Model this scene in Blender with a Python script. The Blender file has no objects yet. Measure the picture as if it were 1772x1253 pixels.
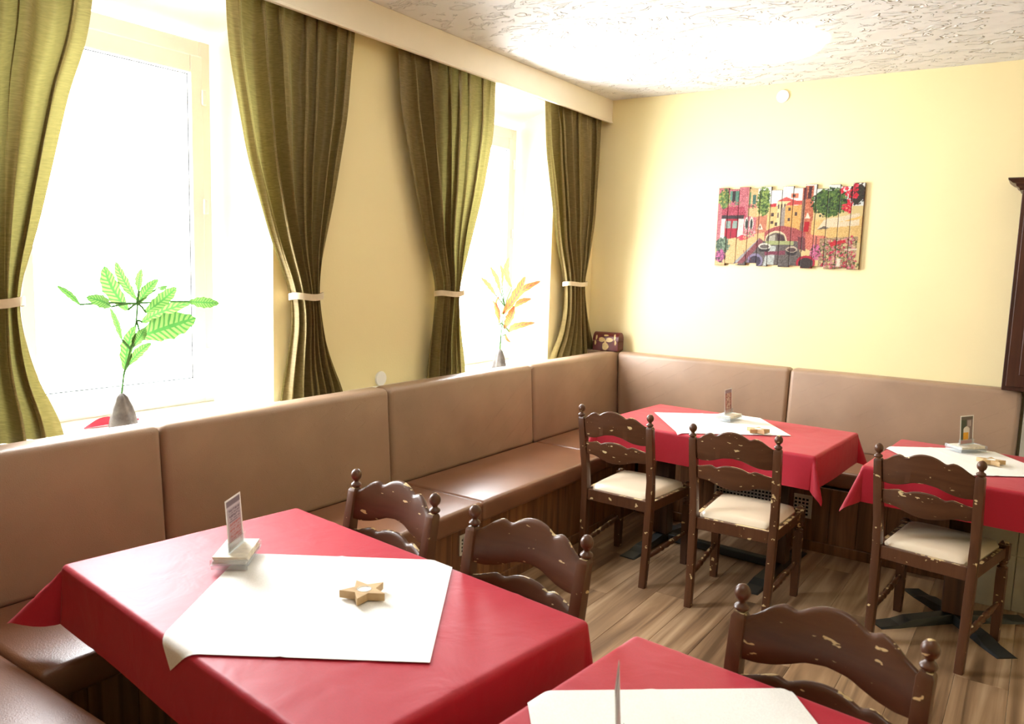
import bpy, bmesh, math, random
import numpy as np
from mathutils import Vector, Matrix
random.seed(7)
D = bpy.data
S = bpy.context.scene
COL = S.collection
PI = math.pi

# ------------------------------------------------------------------ camera
IMG_W, IMG_H, FOC = 1772.0, 1253.0, 1365.87
YAW, PITCH, ROLL = -0.594925, 0.123178, 0.0311593
CAM = Vector((0.0, 0.0, 1.65))
_f = Vector((math.sin(YAW) * math.cos(PITCH), math.cos(YAW) * math.cos(PITCH), -math.sin(PITCH)))
_r0 = Vector((math.cos(YAW), -math.sin(YAW), 0.0))
_u0 = _r0.cross(_f)
_r = _r0 * math.cos(ROLL) + _u0 * math.sin(ROLL)
_u = -_r0 * math.sin(ROLL) + _u0 * math.cos(ROLL)
cam_data = D.cameras.new('camera')
cam_data.sensor_width = 36.0
cam_data.lens = FOC / IMG_W * 36.0
cam_data.clip_start = 0.02
cam_data.dof.use_dof = True
cam_data.dof.focus_distance = 3.6
cam_data.dof.aperture_fstop = 5.6
cam = D.objects.new('camera', cam_data)
COL.objects.link(cam)
cam.matrix_world = Matrix(((_r.x, _u.x, -_f.x, CAM.x), (_r.y, _u.y, -_f.y, CAM.y), (_r.z, _u.z, -_f.z, CAM.z), (0, 0, 0, 1)))
S.camera = cam


def ray(px, py):
    return _r * ((px - IMG_W / 2) / FOC) - _u * ((py - IMG_H / 2) / FOC) + _f


def on_x(px, py, x):
    d = ray(px, py); return CAM + d * ((x - CAM.x) / d.x)


def on_y(px, py, y):
    d = ray(px, py); return CAM + d * ((y - CAM.y) / d.y)


# ------------------------------------------------------------------ world, exposure
world = D.worlds.new('overcast_sky'); S.world = world
world.use_nodes = True
wb = world.node_tree.nodes['Background']
wb.inputs[0].default_value = (0.94, 0.97, 1.0, 1)
wb.inputs[1].default_value = 16.0
S.view_settings.view_transform = 'Standard'
S.view_settings.look = 'None'
S.view_settings.gamma = 1.0
S.view_settings.use_curve_mapping = False
S.view_settings.exposure = 1.68
S.cycles.max_bounces = 10
S.cycles.diffuse_bounces = 6
S.cycles.transparent_max_bounces = 12
S.cycles.sample_clamp_indirect = 12.0
S.cycles.use_denoising = True
S.cycles.caustics_reflective = False
S.cycles.caustics_refractive = False

# room constants
WX = -3.08      # window wall plane
WY = 5.65       # back wall plane
CZ = 2.935      # ceiling
RX, FY = 2.3, -2.2   # right wall, wall behind the camera
WIN = [(1.40, 2.32), (3.93, 4.85)]   # window frame y ranges
GX = -3.33      # window frame centre plane
SILL = 0.95
WTOP = 2.61

# daylight portals in the two window openings (guide sky sampling only)
for (a, b) in WIN:
    l = D.lights.new('window_daylight_portal', 'AREA')
    l.shape = 'RECTANGLE'; l.size = b - a; l.size_y = WTOP - SILL
    l.cycles.is_portal = True
    o = D.objects.new('window_daylight_portal', l); COL.objects.link(o)
    o.matrix_world = Matrix.Translation((-3.40, (a + b) / 2, (WTOP + SILL) / 2)) @ Matrix(((0, 0, -1, 0), (1, 0, 0, 0), (0, 1, 0, 0), (0, 0, 0, 1)))


# ------------------------------------------------------------------ materials
def new_mat(name):
    m = D.materials.new(name); m.use_nodes = True
    nt = m.node_tree
    return m, nt, nt.nodes['Principled BSDF']


def N(nt, t, **kw):
    n = nt.nodes.new(t)
    for k, v in kw.items():
        if k.startswith('i_'):
            n.inputs[k[2:].replace('_', ' ')].default_value = v
        else:
            setattr(n, k, v)
    return n


def L(nt, a, b):
    nt.links.new(a, b)


def lin(r, g, b):
    def c(v):
        v /= 255.0
        return v / 12.92 if v <= 0.04045 else ((v + 0.055) / 1.055) ** 2.4
    return (c(r), c(g), c(b), 1.0)


def coords(nt, scale=(1, 1, 1), rot=(0, 0, 0), space='Object'):
    t = N(nt, 'ShaderNodeTexCoord')
    m = N(nt, 'ShaderNodeMapping')
    m.inputs['Scale'].default_value = scale
    m.inputs['Rotation'].default_value = rot
    L(nt, t.outputs[space], m.inputs['Vector'])
    return m.outputs[0]


def ramp(nt, src, stops):
    r = N(nt, 'ShaderNodeValToRGB')
    e = r.color_ramp.elements
    while len(e) < len(stops): e.new(0.5)
    for el, (p, c) in zip(e, stops):
        el.position = p; el.color = c
    L(nt, src, r.inputs[0])
    return r.outputs[0]


def math_n(nt, op, a, b=None):
    n = N(nt, 'ShaderNodeMath', operation=op)
    for i, v in enumerate((a, b)):
        if v is None: continue
        if isinstance(v, (int, float)): n.inputs[i].default_value = v
        else: L(nt, v, n.inputs[i])
    return n.outputs[0]


def bump(nt, bsdf, h, strength=0.3, dist=0.01):
    b = N(nt, 'ShaderNodeBump'); b.inputs['Strength'].default_value = strength; b.inputs['Distance'].default_value = dist
    L(nt, h, b.inputs['Height']); L(nt, b.outputs[0], bsdf.inputs['Normal'])


def plain(name, col, rough=0.5, spec=0.5, metal=0.0, var=0.06, vscale=6.0, bmp=0.0, bscale=60.0):
    """one colour with faint procedural mottling"""
    m, nt, b = new_mat(name)
    v = coords(nt)
    n = N(nt, 'ShaderNodeTexNoise'); n.inputs['Scale'].default_value = vscale; n.inputs['Detail'].default_value = 4
    L(nt, v, n.inputs['Vector'])
    lo = tuple(c * (1 - var) for c in col[:3]) + (1,)
    hi = tuple(min(1, c * (1 + var)) for c in col[:3]) + (1,)
    L(nt, ramp(nt, n.outputs[0], [(0.3, lo), (0.7, hi)]), b.inputs['Base Color'])
    b.inputs['Roughness'].default_value = rough
    b.inputs['Specular IOR Level'].default_value = spec
    b.inputs['Metallic'].default_value = metal
    if bmp:
        n2 = N(nt, 'ShaderNodeTexNoise'); n2.inputs['Scale'].default_value = bscale; n2.inputs['Detail'].default_value = 3
        L(nt, v, n2.inputs['Vector']); bump(nt, b, n2.outputs[0], bmp, 0.004)
    return m


def wood(name, c_dark, c_mid, c_light, axis=1, rough=0.4, scale=1.0, per_object=0.25, chips=False, spec=0.5, thr=0.70, csc=(22, 22, 30)):
    m, nt, b = new_mat(name)
    sc = [22 * scale] * 3; sc[axis] = 1.3 * scale
    v = coords(nt, tuple(sc))
    oi = N(nt, 'ShaderNodeObjectInfo')
    off = N(nt, 'ShaderNodeVectorMath', operation='ADD')
    cmb = N(nt, 'ShaderNodeCombineXYZ')
    r10 = math_n(nt, 'MULTIPLY', oi.outputs['Random'], 37.0)
    for k in range(3): L(nt, r10, cmb.inputs[k])
    L(nt, v, off.inputs[0]); L(nt, cmb.outputs[0], off.inputs[1])
    n = N(nt, 'ShaderNodeTexNoise'); n.inputs['Scale'].default_value = 1.0; n.inputs['Detail'].default_value = 6; n.inputs['Distortion'].default_value = 1.2
    L(nt, off.outputs[0], n.inputs['Vector'])
    col = ramp(nt, n.outputs[0], [(0.30, c_dark), (0.5, c_mid), (0.70, c_light)])
    hsv = N(nt, 'ShaderNodeHueSaturation')
    val = math_n(nt, 'ADD', math_n(nt, 'MULTIPLY', oi.outputs['Random'], per_object), 1 - per_object / 2)
    L(nt, val, hsv.inputs['Value']); L(nt, col, hsv.inputs['Color'])
    out = hsv.outputs[0]
    b.inputs['Roughness'].default_value = rough
    b.inputs['Specular IOR Level'].default_value = spec
    if chips:
        v2 = coords(nt, csc, (0.5, 0.6, 0.2))
        of2 = N(nt, 'ShaderNodeVectorMath', operation='ADD'); L(nt, v2, of2.inputs[0]); L(nt, cmb.outputs[0], of2.inputs[1])
        n2 = N(nt, 'ShaderNodeTexNoise'); n2.inputs['Scale'].default_value = 1.0; n2.inputs['Detail'].default_value = 2.5; n2.inputs['Roughness'].default_value = 0.6
        L(nt, of2.outputs[0], n2.inputs['Vector'])
        # worn off paint gathers on the exposed edges
        geo = N(nt, 'ShaderNodeNewGeometry')
        edge = math_n(nt, 'MINIMUM', math_n(nt, 'MULTIPLY', math_n(nt, 'MAXIMUM', math_n(nt, 'SUBTRACT', geo.outputs['Pointiness'], 0.53), 0.0), 0.6), 0.045)
        h = math_n(nt, 'ADD', n2.outputs[0], edge)
        tcn = N(nt, 'ShaderNodeTexCoord'); spn = N(nt, 'ShaderNodeSeparateXYZ'); L(nt, tcn.outputs['Normal'], spn.inputs[0])
        n4 = N(nt, 'ShaderNodeTexNoise'); n4.inputs['Scale'].default_value = 14.0; L(nt, coords(nt), n4.inputs['Vector'])
        # upper rims rubbed by hands
        rub = math_n(nt, 'MULTIPLY', math_n(nt, 'MAXIMUM', math_n(nt, 'SUBTRACT', spn.outputs[2], 0.72), 0.0), math_n(nt, 'MULTIPLY', n4.outputs[0], 1.1))
        h = math_n(nt, 'ADD', h, rub)
        mask = ramp(nt, h, [(thr, (0, 0, 0, 1)), (thr + 0.02, (0.9, 0.9, 0.9, 1))])
        mx = N(nt, 'ShaderNodeMix', data_type='RGBA')
        L(nt, mask, mx.inputs['Factor']); L(nt, out, mx.inputs['A']); mx.inputs['B'].default_value = lin(214, 190, 140)
        out = mx.outputs['Result']
    L(nt, out, b.inputs['Base Color'])
    bump(nt, b, n.outputs[0], 0.06, 0.003)
    return m


def leather(name, col, rough, axis=None, spec=0.5, var=0.12):
    """upholstery; axis = horizontal object axis of the embossed slanting stitch lines"""
    m, nt, b = new_mat(name)
    v = coords(nt)
    n = N(nt, 'ShaderNodeTexNoise'); n.inputs['Scale'].default_value = 3.0; n.inputs['Detail'].default_value = 5
    L(nt, v, n.inputs['Vector'])
    lo = tuple(c * (1 - var) for c in col[:3]) + (1,); hi = tuple(min(1, c * (1 + var)) for c in col[:3]) + (1,)
    L(nt, ramp(nt, n.outputs[0], [(0.3, lo), (0.7, hi)]), b.inputs['Base Color'])
    b.inputs['Roughness'].default_value = rough
    b.inputs['Specular IOR Level'].default_value = spec
    g = N(nt, 'ShaderNodeTexVoronoi'); g.inputs['Scale'].default_value = 260.0
    L(nt, v, g.inputs['Vector'])
    h = math_n(nt, 'MULTIPLY', g.outputs['Distance'], 0.05)
    if axis is not None:
        sp = N(nt, 'ShaderNodeSeparateXYZ'); L(nt, v, sp.inputs[0])
        t = math_n(nt, 'ADD', math_n(nt, 'MULTIPLY', sp.outputs[axis], -0.50), math_n(nt, 'MULTIPLY', sp.outputs[2], 0.866))
        fr = math_n(nt, 'FRACT', math_n(nt, 'DIVIDE', math_n(nt, 'ADD', t, 20.0), 0.095))
        ln = math_n(nt, 'LESS_THAN', math_n(nt, 'ABSOLUTE', math_n(nt, 'SUBTRACT', fr, 0.5)), 0.022)
        al = math_n(nt, 'FRACT', math_n(nt, 'DIVIDE', math_n(nt, 'ADD', math_n(nt, 'ADD', math_n(nt, 'MULTIPLY', sp.outputs[axis], 0.866), math_n(nt, 'MULTIPLY', sp.outputs[2], 0.50)), 20.0), 0.16))
        on = math_n(nt, 'LESS_THAN', al, 0.66)
        ln = math_n(nt, 'MULTIPLY', ln, on)
        # small knots between the stitched dashes
        kn = math_n(nt, 'MULTIPLY', math_n(nt, 'LESS_THAN', math_n(nt, 'ABSOLUTE', math_n(nt, 'SUBTRACT', fr, 0.5)), 0.09),
                    math_n(nt, 'LESS_THAN', math_n(nt, 'ABSOLUTE', math_n(nt, 'SUBTRACT', al, 0.83)), 0.05))
        h = math_n(nt, 'ADD', h, math_n(nt, 'MAXIMUM', ln, math_n(nt, 'MULTIPLY', kn, 0.6)))
    bump(nt, b, h, 0.9, 0.007)
    return m


def cloth(name, col, rough=0.6, spec=0.5, sheen=0.0, wrinkle=0.25, wscale=7.0):
    m, nt, b = new_mat(name)
    v = coords(nt)
    n = N(nt, 'ShaderNodeTexNoise'); n.inputs['Scale'].default_value = wscale; n.inputs['Detail'].default_value = 3; n.inputs['Distortion'].default_value = 0.6
    L(nt, v, n.inputs['Vector'])
    w = N(nt, 'ShaderNodeTexNoise'); w.inputs['Scale'].default_value = 420.0
    L(nt, v, w.inputs['Vector'])
    lo = tuple(c * 0.93 for c in col[:3]) + (1,); hi = tuple(min(1, c * 1.05) for c in col[:3]) + (1,)
    L(nt, ramp(nt, w.outputs[0], [(0.35, lo), (0.65, hi)]), b.inputs['Base Color'])
    b.inputs['Roughness'].default_value = rough
    b.inputs['Specular IOR Level'].default_value = spec
    b.inputs['Sheen Weight'].default_value = sheen
    b.inputs['Sheen Roughness'].default_value = 0.4
    h = math_n(nt, 'ADD', n.outputs[0], math_n(nt, 'MULTIPLY', w.outputs[0], 0.02))
    bump(nt, b, h, wrinkle, 0.02)
    return m


def vcol_mat(name, rough=0.5, spec=0.3):
    m, nt, b = new_mat(name)
    a = N(nt, 'ShaderNodeVertexColor'); a.layer_name = 'print'
    n = N(nt, 'ShaderNodeTexNoise'); n.inputs['Scale'].default_value = 180.0
    L(nt, coords(nt), n.inputs['Vector'])
    mx = N(nt, 'ShaderNodeMix', data_type='RGBA'); mx.blend_type = 'OVERLAY'; mx.inputs['Factor'].default_value = 0.10
    L(nt, a.outputs[0], mx.inputs['A']); L(nt, n.outputs[0], mx.inputs['B'])
    L(nt, mx.outputs['Result'], b.inputs['Base Color'])
    b.inputs['Roughness'].default_value = rough
    b.inputs['Specular IOR Level'].default_value = spec
    return m


M = {}
M['wall'] = plain('cream_wall_paint', (0.85, 0.74, 0.425, 1), 0.8, 0.2, var=0.02, vscale=2.0, bmp=0.12, bscale=90)
M['reveal'] = plain('white_reveal_paint', (0.86, 0.82, 0.70, 1), 0.7, 0.2, var=0.02)
M['pelmet'] = plain('pelmet_paint', (0.85, 0.77, 0.62, 1), 0.6, 0.3, var=0.02)
M['white'] = plain('white_lacquer', (0.85, 0.84, 0.79, 1), 0.35, 0.5, var=0.02)
M['plastic'] = plain('white_plastic', (0.83, 0.82, 0.80, 1), 0.35, 0.5, var=0.02)
M['red_cloth'] = cloth('red_tablecloth_fabric', (0.43, 0.007, 0.026, 1), 0.56, 0.42, 0.10, wrinkle=0.22)
M['white_cloth'] = cloth('white_napkin_fabric', (0.86, 0.85, 0.82, 1), 0.7, 0.3, 0.0, wrinkle=0.10, wscale=5)
M['back'] = {1: leather('taupe_vinyl_long', (0.33, 0.217, 0.142, 1), 0.42, 1), 0: leather('taupe_vinyl_short', (0.33, 0.217, 0.142, 1), 0.42, 0)}
M['seat'] = leather('brown_seat_leather', (0.20, 0.085, 0.043, 1), 0.36, None, spec=0.8, var=0.22)
M['cream'] = leather('cream_chair_leather', (0.66, 0.55, 0.40, 1), 0.36, None, var=0.05)
M['floor'] = wood('floor_laminate', lin(98, 74, 52), lin(148, 118, 88), lin(186, 158, 126), 1, 0.33, 0.55, 0.30)
M['board'] = wood('bench_board', lin(84, 52, 30), lin(116, 76, 46), lin(142, 98, 62), 2, 0.42, 0.8, 0.22)
M['chair'] = wood('chair_brown_paint', (0.072, 0.0270, 0.0110, 1), (0.088, 0.0340, 0.0145, 1), (0.104, 0.042, 0.019, 1), 2, 0.36, 1.0, 0.12, chips=True, spec=0.42)
M['slat'] = wood('slat_brown_paint', (0.072, 0.0270, 0.0110, 1), (0.088, 0.0340, 0.0145, 1), (0.104, 0.042, 0.019, 1), 0, 0.36, 1.0, 0.12, chips=True, spec=0.42, thr=0.672, csc=(20, 20, 52))
M['column'] = wood('table_column_wood', lin(50, 30, 18), lin(66, 40, 24), lin(84, 54, 34), 2, 0.4, 1.0, 0.1)
M['dark_wood'] = wood('cupboard_wood', lin(48, 24, 16), lin(62, 32, 20), lin(76, 42, 26), 2, 0.35, 1.0, 0.05)
M['black'] = plain('black_cast_iron', (0.022, 0.024, 0.024, 1), 0.45, 0.5, var=0.2)
M['grille'] = plain('grille_metal', (0.62, 0.60, 0.55, 1), 0.45, 0.5, 0.2, var=0.03)
M['dark'] = plain('dark_void', (0.01, 0.009, 0.008, 1), 0.9, 0.1)
M['tile'] = plain('stone_tile', (0.36, 0.33, 0.26, 1), 0.35, 0.5, var=0.12, vscale=9, bmp=0.05)
M['grout'] = plain('pale_grout', (0.55, 0.54, 0.48, 1), 0.8, 0.2, var=0.05)
M['stone'] = plain('grey_stone_foot', (0.13, 0.115, 0.105, 1), 0.7, 0.3, var=0.35, vscale=30, bmp=0.5, bscale=50)
M['tie'] = plain('beige_tieback_tape', (0.66, 0.55, 0.38, 1), 0.4, 0.5, var=0.1, vscale=25)
M['star'] = wood('pale_star_wood', (0.46, 0.30, 0.14, 1), (0.52, 0.35, 0.17, 1), (0.58, 0.40, 0.2, 1), 0, 0.55, 1.5, 0.05)
M['candle'] = plain('white_wax', (0.85, 0.83, 0.78, 1), 0.4, 0.5, var=0.02)
M['alu'] = plain('aluminium_cup', (0.6, 0.6, 0.6, 1), 0.3, 0.5, 1.0, var=0.03)
M['mat_edge'] = plain('beermat_card', (0.76, 0.71, 0.60, 1), 0.8, 0.2, var=0.15, vscale=40)
M['print'] = vcol_mat('card_print')
M['painting'] = vcol_mat('painted_boards', 0.45, 0.4)
M['board_edge'] = plain('painted_board_edge', lin(84, 44, 50), 0.6, 0.3, var=0.2)
M['red_paper'] = plain('red_ribbon', (0.48, 0.01, 0.03, 1), 0.5, 0.4, var=0.05)

# ceiling: trowelled plaster strokes
m, nt, b = new_mat('trowelled_plaster')
b.inputs['Base Color'].default_value = (0.70, 0.685, 0.65, 1); b.inputs['Roughness'].default_value = 0.75; b.inputs['Specular IOR Level'].default_value = 0.25
w1 = N(nt, 'ShaderNodeTexNoise'); w1.inputs['Scale'].default_value = 2.2; w1.inputs['Detail'].default_value = 2
L(nt, coords(nt), w1.inputs['Vector'])
vs = N(nt, 'ShaderNodeVectorMath', operation='SCALE'); vs.inputs['Scale'].default_value = 1.4
L(nt, w1.outputs['Color'], vs.inputs[0])
va = N(nt, 'ShaderNodeVectorMath', operation='ADD'); L(nt, coords(nt, (5, 9, 5), (0, 0, 0.5)), va.inputs[0]); L(nt, vs.outputs[0], va.inputs[1])
vo = N(nt, 'ShaderNodeTexVoronoi'); vo.feature = 'F1'; vo.inputs['Scale'].default_value = 1.0
L(nt, va.outputs[0], vo.inputs['Vector'])
n3 = N(nt, 'ShaderNodeTexNoise'); n3.inputs['Scale'].default_value = 1.5; n3.inputs['Detail'].default_value = 2; n3.inputs['Distortion'].default_value = 1.2
L(nt, va.outputs[0], n3.inputs['Vector'])
rid = ramp(nt, n3.outputs[0], [(0.56, (0, 0, 0, 1)), (0.60, (1, 1, 1, 1)), (0.70, (0.3, 0.3, 0.3, 1))])
hh = math_n(nt, 'ADD', rid, math_n(nt, 'MULTIPLY', vo.outputs['Distance'], 0.5))
bump(nt, b, hh, 0.9, 0.014)
M['ceiling'] = m

# curtain taffeta: lets some daylight through
m, nt, b = new_mat('olive_taffeta')
v = coords(nt)
sp = N(nt, 'ShaderNodeTexNoise'); sp.inputs['Scale'].default_value = 1.0; sp.inputs['Detail'].default_value = 4
L(nt, coords(nt, (30, 30, 260)), sp.inputs['Vector'])
colr = ramp(nt, sp.outputs[0], [(0.3, (0.18, 0.126, 0.044, 1)), (0.5, (0.235, 0.172, 0.064, 1)), (0.72, (0.30, 0.225, 0.09, 1))])
L(nt, colr, b.inputs['Base Color'])
b.inputs['Roughness'].default_value = 0.48; b.inputs['Specular IOR Level'].default_value = 0.25
b.inputs['Sheen Weight'].default_value = 0.08; b.inputs['Sheen Tint'].default_value = (0.75, 0.8, 0.45, 1)
tr = N(nt, 'ShaderNodeBsdfTranslucent'); tr.inputs[0].default_value = (0.17, 0.15, 0.045, 1)
mix = N(nt, 'ShaderNodeMixShader'); mix.inputs[0].default_value = 0.22
L(nt, b.outputs[0], mix.inputs[1]); L(nt, tr.outputs[0], mix.inputs[2])
L(nt, mix.outputs[0], nt.nodes['Material Output'].inputs[0])
bump(nt, b, sp.outputs[0], 0.10, 0.002)
M['curtain'] = m

def facing_gloss(nt):
    lw = N(nt, 'ShaderNodeLayerWeight'); lw.inputs[0].default_value = 0.5
    p5 = math_n(nt, 'POWER', lw.outputs['Facing'], 5.0)
    return math_n(nt, 'ADD', math_n(nt, 'MULTIPLY', p5, 0.8), 0.03)


# clear pane: see-through with a mirror component
m, nt, b = new_mat('window_glass')
nt.nodes.remove(b)
tp = N(nt, 'ShaderNodeBsdfTransparent'); gl = N(nt, 'ShaderNodeBsdfGlossy'); gl.inputs['Roughness'].default_value = 0.02
mix = N(nt, 'ShaderNodeMixShader'); L(nt, facing_gloss(nt), mix.inputs[0]); L(nt, tp.outputs[0], mix.inputs[1]); L(nt, gl.outputs[0], mix.inputs[2])
L(nt, mix.outputs[0], nt.nodes['Material Output'].inputs[0])
M['glass'] = m
m, nt, b = new_mat('clear_acrylic')
nt.nodes.remove(b)
tp = N(nt, 'ShaderNodeBsdfTransparent'); tp.inputs[0].default_value = (0.90, 0.93, 0.95, 1)
gl = N(nt, 'ShaderNodeBsdfGlossy'); gl.inputs['Roughness'].default_value = 0.06
df = N(nt, 'ShaderNodeBsdfDiffuse'); df.inputs[0].default_value = (0.85, 0.87, 0.9, 1)
mx0 = N(nt, 'ShaderNodeMixShader'); mx0.inputs[0].default_value = 0.18; L(nt, tp.outputs[0], mx0.inputs[1]); L(nt, df.outputs[0], mx0.inputs[2])
mix = N(nt, 'ShaderNodeMixShader'); L(nt, facing_gloss(nt), mix.inputs[0]); L(nt, mx0.outputs[0], mix.inputs[1]); L(nt, gl.outputs[0], mix.inputs[2])
L(nt, mix.outputs[0], nt.nodes['Material Output'].inputs[0])
M['acrylic'] = m


def leaf_mat(name, c_body, c_vein, c_trans):
    m, nt, b = new_mat(name)
    tc = N(nt, 'ShaderNodeTexCoord'); sp = N(nt, 'ShaderNodeSeparateXYZ')
    L(nt, tc.outputs['UV'], sp.inputs[0])
    ax = math_n(nt, 'ABSOLUTE', math_n(nt, 'SUBTRACT', sp.outputs[0], 0.5))
    st = math_n(nt, 'FRACT', math_n(nt, 'SUBTRACT', math_n(nt, 'MULTIPLY', sp.outputs[1], 11.0), math_n(nt, 'MULTIPLY', ax, 3.0)))
    side = math_n(nt, 'LESS_THAN', st, 0.42)
    rib = math_n(nt, 'LESS_THAN', ax, 0.07)
    mask = math_n(nt, 'MAXIMUM', side, rib)
    c = N(nt, 'ShaderNodeMix', data_type='RGBA'); L(nt, mask, c.inputs['Factor']); c.inputs['A'].default_value = c_body; c.inputs['B'].default_value = c_vein
    L(nt, c.outputs['Result'], b.inputs['Base Color']); b.inputs['Roughness'].default_value = 0.35
    tr = N(nt, 'ShaderNodeBsdfTranslucent')
    c2 = N(nt, 'ShaderNodeMix', data_type='RGBA'); L(nt, mask, c2.inputs['Factor']); c2.inputs['A'].default_value = c_trans; c2.inputs['B'].default_value = c_vein
    L(nt, c2.outputs['Result'], tr.inputs[0])
    mx = N(nt, 'ShaderNodeMixShader'); mx.inputs[0].default_value = 0.45
    L(nt, b.outputs[0], mx.inputs[1]); L(nt, tr.outputs[0], mx.inputs[2]); L(nt, mx.outputs[0], nt.nodes['Material Output'].inputs[0])
    return m


M['leaf_green'] = leaf_mat('green_leaf', (0.085, 0.155, 0.028, 1), (0.022, 0.075, 0.014, 1), (0.07, 0.12, 0.028, 1))
M['leaf_orange'] = leaf_mat('orange_leaf', (0.37, 0.18, 0.025, 1), (0.28, 0.05, 0.035, 1), (0.28, 0.12, 0.02, 1))
M['stem'] = plain('green_stem', (0.08, 0.25, 0.06, 1), 0.5, 0.4)


# ------------------------------------------------------------------ object helpers
def obj(name, bm_or_me, mat, parent=None, smooth=False):
    if isinstance(bm_or_me, bmesh.types.BMesh):
        me = D.meshes.new(name); bmesh.ops.recalc_face_normals(bm_or_me, faces=bm_or_me.faces[:]); bm_or_me.to_mesh(me); bm_or_me.free()
        if smooth:
            for p in me.polygons: p.use_smooth = True
            if smooth != 'all': me.set_sharp_from_angle(angle=math.radians(40))
    else:
        me = bm_or_me
    if mat is not None and not me.materials: me.materials.append(mat)
    o = D.objects.new(name, me); COL.objects.link(o)
    if parent: o.parent = parent
    return o


def tag(o, label, cat, group=None):
    o['label'] = label; o['category'] = cat
    if group: o['group'] = group
    return o


def thing(name, label, cat, loc=(0, 0, 0), rz=0.0, group=None):
    o = D.objects.new(name, None); COL.objects.link(o)
    o.location = loc; o.rotation_euler = (0, 0, rz); o.empty_display_size = 0.1
    return tag(o, label, cat, group)


def struct(name, bm, mat, **kw):
    o = obj(name, bm, mat, **kw); o['kind'] = 'structure'; return o


def dup(o, parent=None):
    c = o.copy(); COL.objects.link(c); c.parent = parent
    for ch in o.children: dup(ch, c)
    return c


def BM(): return bmesh.new()


def box(bm, x0, x1, y0, y1, z0, z1, bev=0.0, seg=2):
    r = bmesh.ops.create_cube(bm, size=1.0)
    vs = r['verts']
    for v in vs:
        v.co = Vector((x0 + (v.co.x + .5) * (x1 - x0), y0 + (v.co.y + .5) * (y1 - y0), z0 + (v.co.z + .5) * (z1 - z0)))
    if bev > 0:
        es = list({e for v in vs for e in v.link_edges})
        bmesh.ops.bevel(bm, geom=es, offset=bev, segments=seg, profile=0.5, affect='EDGES')
    return bm


def hexa(bm, pts, bev=0.0, seg=3):
    """8 points: bottom ring of four then top ring of four"""
    vs = [bm.verts.new(p) for p in pts]
    fs = [(3, 2, 1, 0), (4, 5, 6, 7), (0, 1, 5, 4), (1, 2, 6, 5), (2, 3, 7, 6), (3, 0, 4, 7)]
    for f in fs: bm.faces.new([vs[i] for i in f])
    if bev > 0:
        es = list({e for v in vs for e in v.link_edges})
        bmesh.ops.bevel(bm, geom=es, offset=bev, segments=seg, profile=0.5, affect='EDGES')
    return bm


def lathe(bm, prof, cx=0, cy=0, seg=16, tilt=None):
    """prof = [(r, z)...]"""
    rings = []
    for (r, z) in prof:
        if r < 1e-5: rings.append([bm.verts.new((cx, cy, z))])
        else: rings.append([bm.verts.new((cx + r * math.cos(2 * PI * k / seg), cy + r * math.sin(2 * PI * k / seg), z)) for k in range(seg)])
    for a, b in zip(rings, rings[1:]):
        for k in range(seg):
            k2 = (k + 1) % seg
            if len(a) == 1 and len(b) > 1: bm.faces.new((a[0], b[k], b[k2]))
            elif len(b) == 1 and len(a) > 1: bm.faces.new((a[k], a[k2], b[0]))
            elif len(a) > 1: bm.faces.new((a[k], a[k2], b[k2], b[k]))
    for rg in (rings[0], rings[-1]):
        if len(rg) > 1: bm.faces.new(rg)
    return bm


def tube(bm, pts, rad, seg=8):
    pts = [Vector(p) for p in pts]
    rads = rad if isinstance(rad, (list, tuple)) else [rad] * len(pts)
    rings = []
    for i, p in enumerate(pts):
        t = (pts[min(i + 1, len(pts) - 1)] - pts[max(i - 1, 0)]).normalized()
        a = Vector((0, 0, 1)) if abs(t.z) < 0.9 else Vector((1, 0, 0))
        n = t.cross(a).normalized(); bb = t.cross(n)
        rings.append([bm.verts.new(p + (n * math.cos(2 * PI * k / seg) + bb * math.sin(2 * PI * k / seg)) * rads[i]) for k in range(seg)])
    for a, b in zip(rings, rings[1:]):
        for k in range(seg): bm.faces.new((a[k], a[(k + 1) % seg], b[(k + 1) % seg], b[k]))
    bm.faces.new(rings[0]); bm.faces.new(rings[-1])
    return bm


def sweep_rect(bm, pts, hx, hy):
    """square post through points (x, y, z), half sizes hx, hy"""
    rings = []
    for i, (x, y, z) in enumerate(pts):
        a = hx[i] if isinstance(hx, list) else hx
        c = hy[i] if isinstance(hy, list) else hy
        rings.append([bm.verts.new((x + sx * a, y + sy * c, z)) for sx, sy in ((-1, -1), (1, -1), (1, 1), (-1, 1))])
    for a, b in zip(rings, rings[1:]):
        for k in range(4): bm.faces.new((a[k], a[(k + 1) % 4], b[(k + 1) % 4], b[k]))
    bm.faces.new(rings[0]); bm.faces.new(rings[-1])
    return bm


def interp(xs, ys, x):
    return float(np.interp(x, xs, ys))


# ================================================================== ROOM SHELL
# floor: screed slab and laminate planks
bm = BM(); box(bm, WX - 0.3, RX + 0.1, FY - 0.1, WY + 0.1, -0.12, -0.006)
floor = struct('floor', bm, M['grout'])
PW, PL, PT = 0.193, 1.285, 0.006
pm = {}
row = 0; x = WX
while x < RX - 0.01:
    w = min(PW, RX - x)
    y = FY - (row * 0.43 % 1.0) * PL
    while y < WY:
        y0, y1 = max(y, FY), min(y + PL, WY)
        if y1 - y0 > 0.03:
            key = (round(w, 3), round(y1 - y0, 3))
            if key not in pm:
                bb = BM(); box(bb, 0.0006, w - 0.0006, 0.0006, y1 - y0 - 0.0006, -PT, 0, 0.0008, 1)
                me = D.meshes.new('plank'); bmesh.ops.recalc_face_normals(bb, faces=bb.faces[:]); bb.to_mesh(me); bb.free(); me.materials.append(M['floor']); pm[key] = me
            o = obj('plank', pm[key], None, floor); o.location = (x, y0, 0)
        y += PL
    x += PW; row += 1

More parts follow.
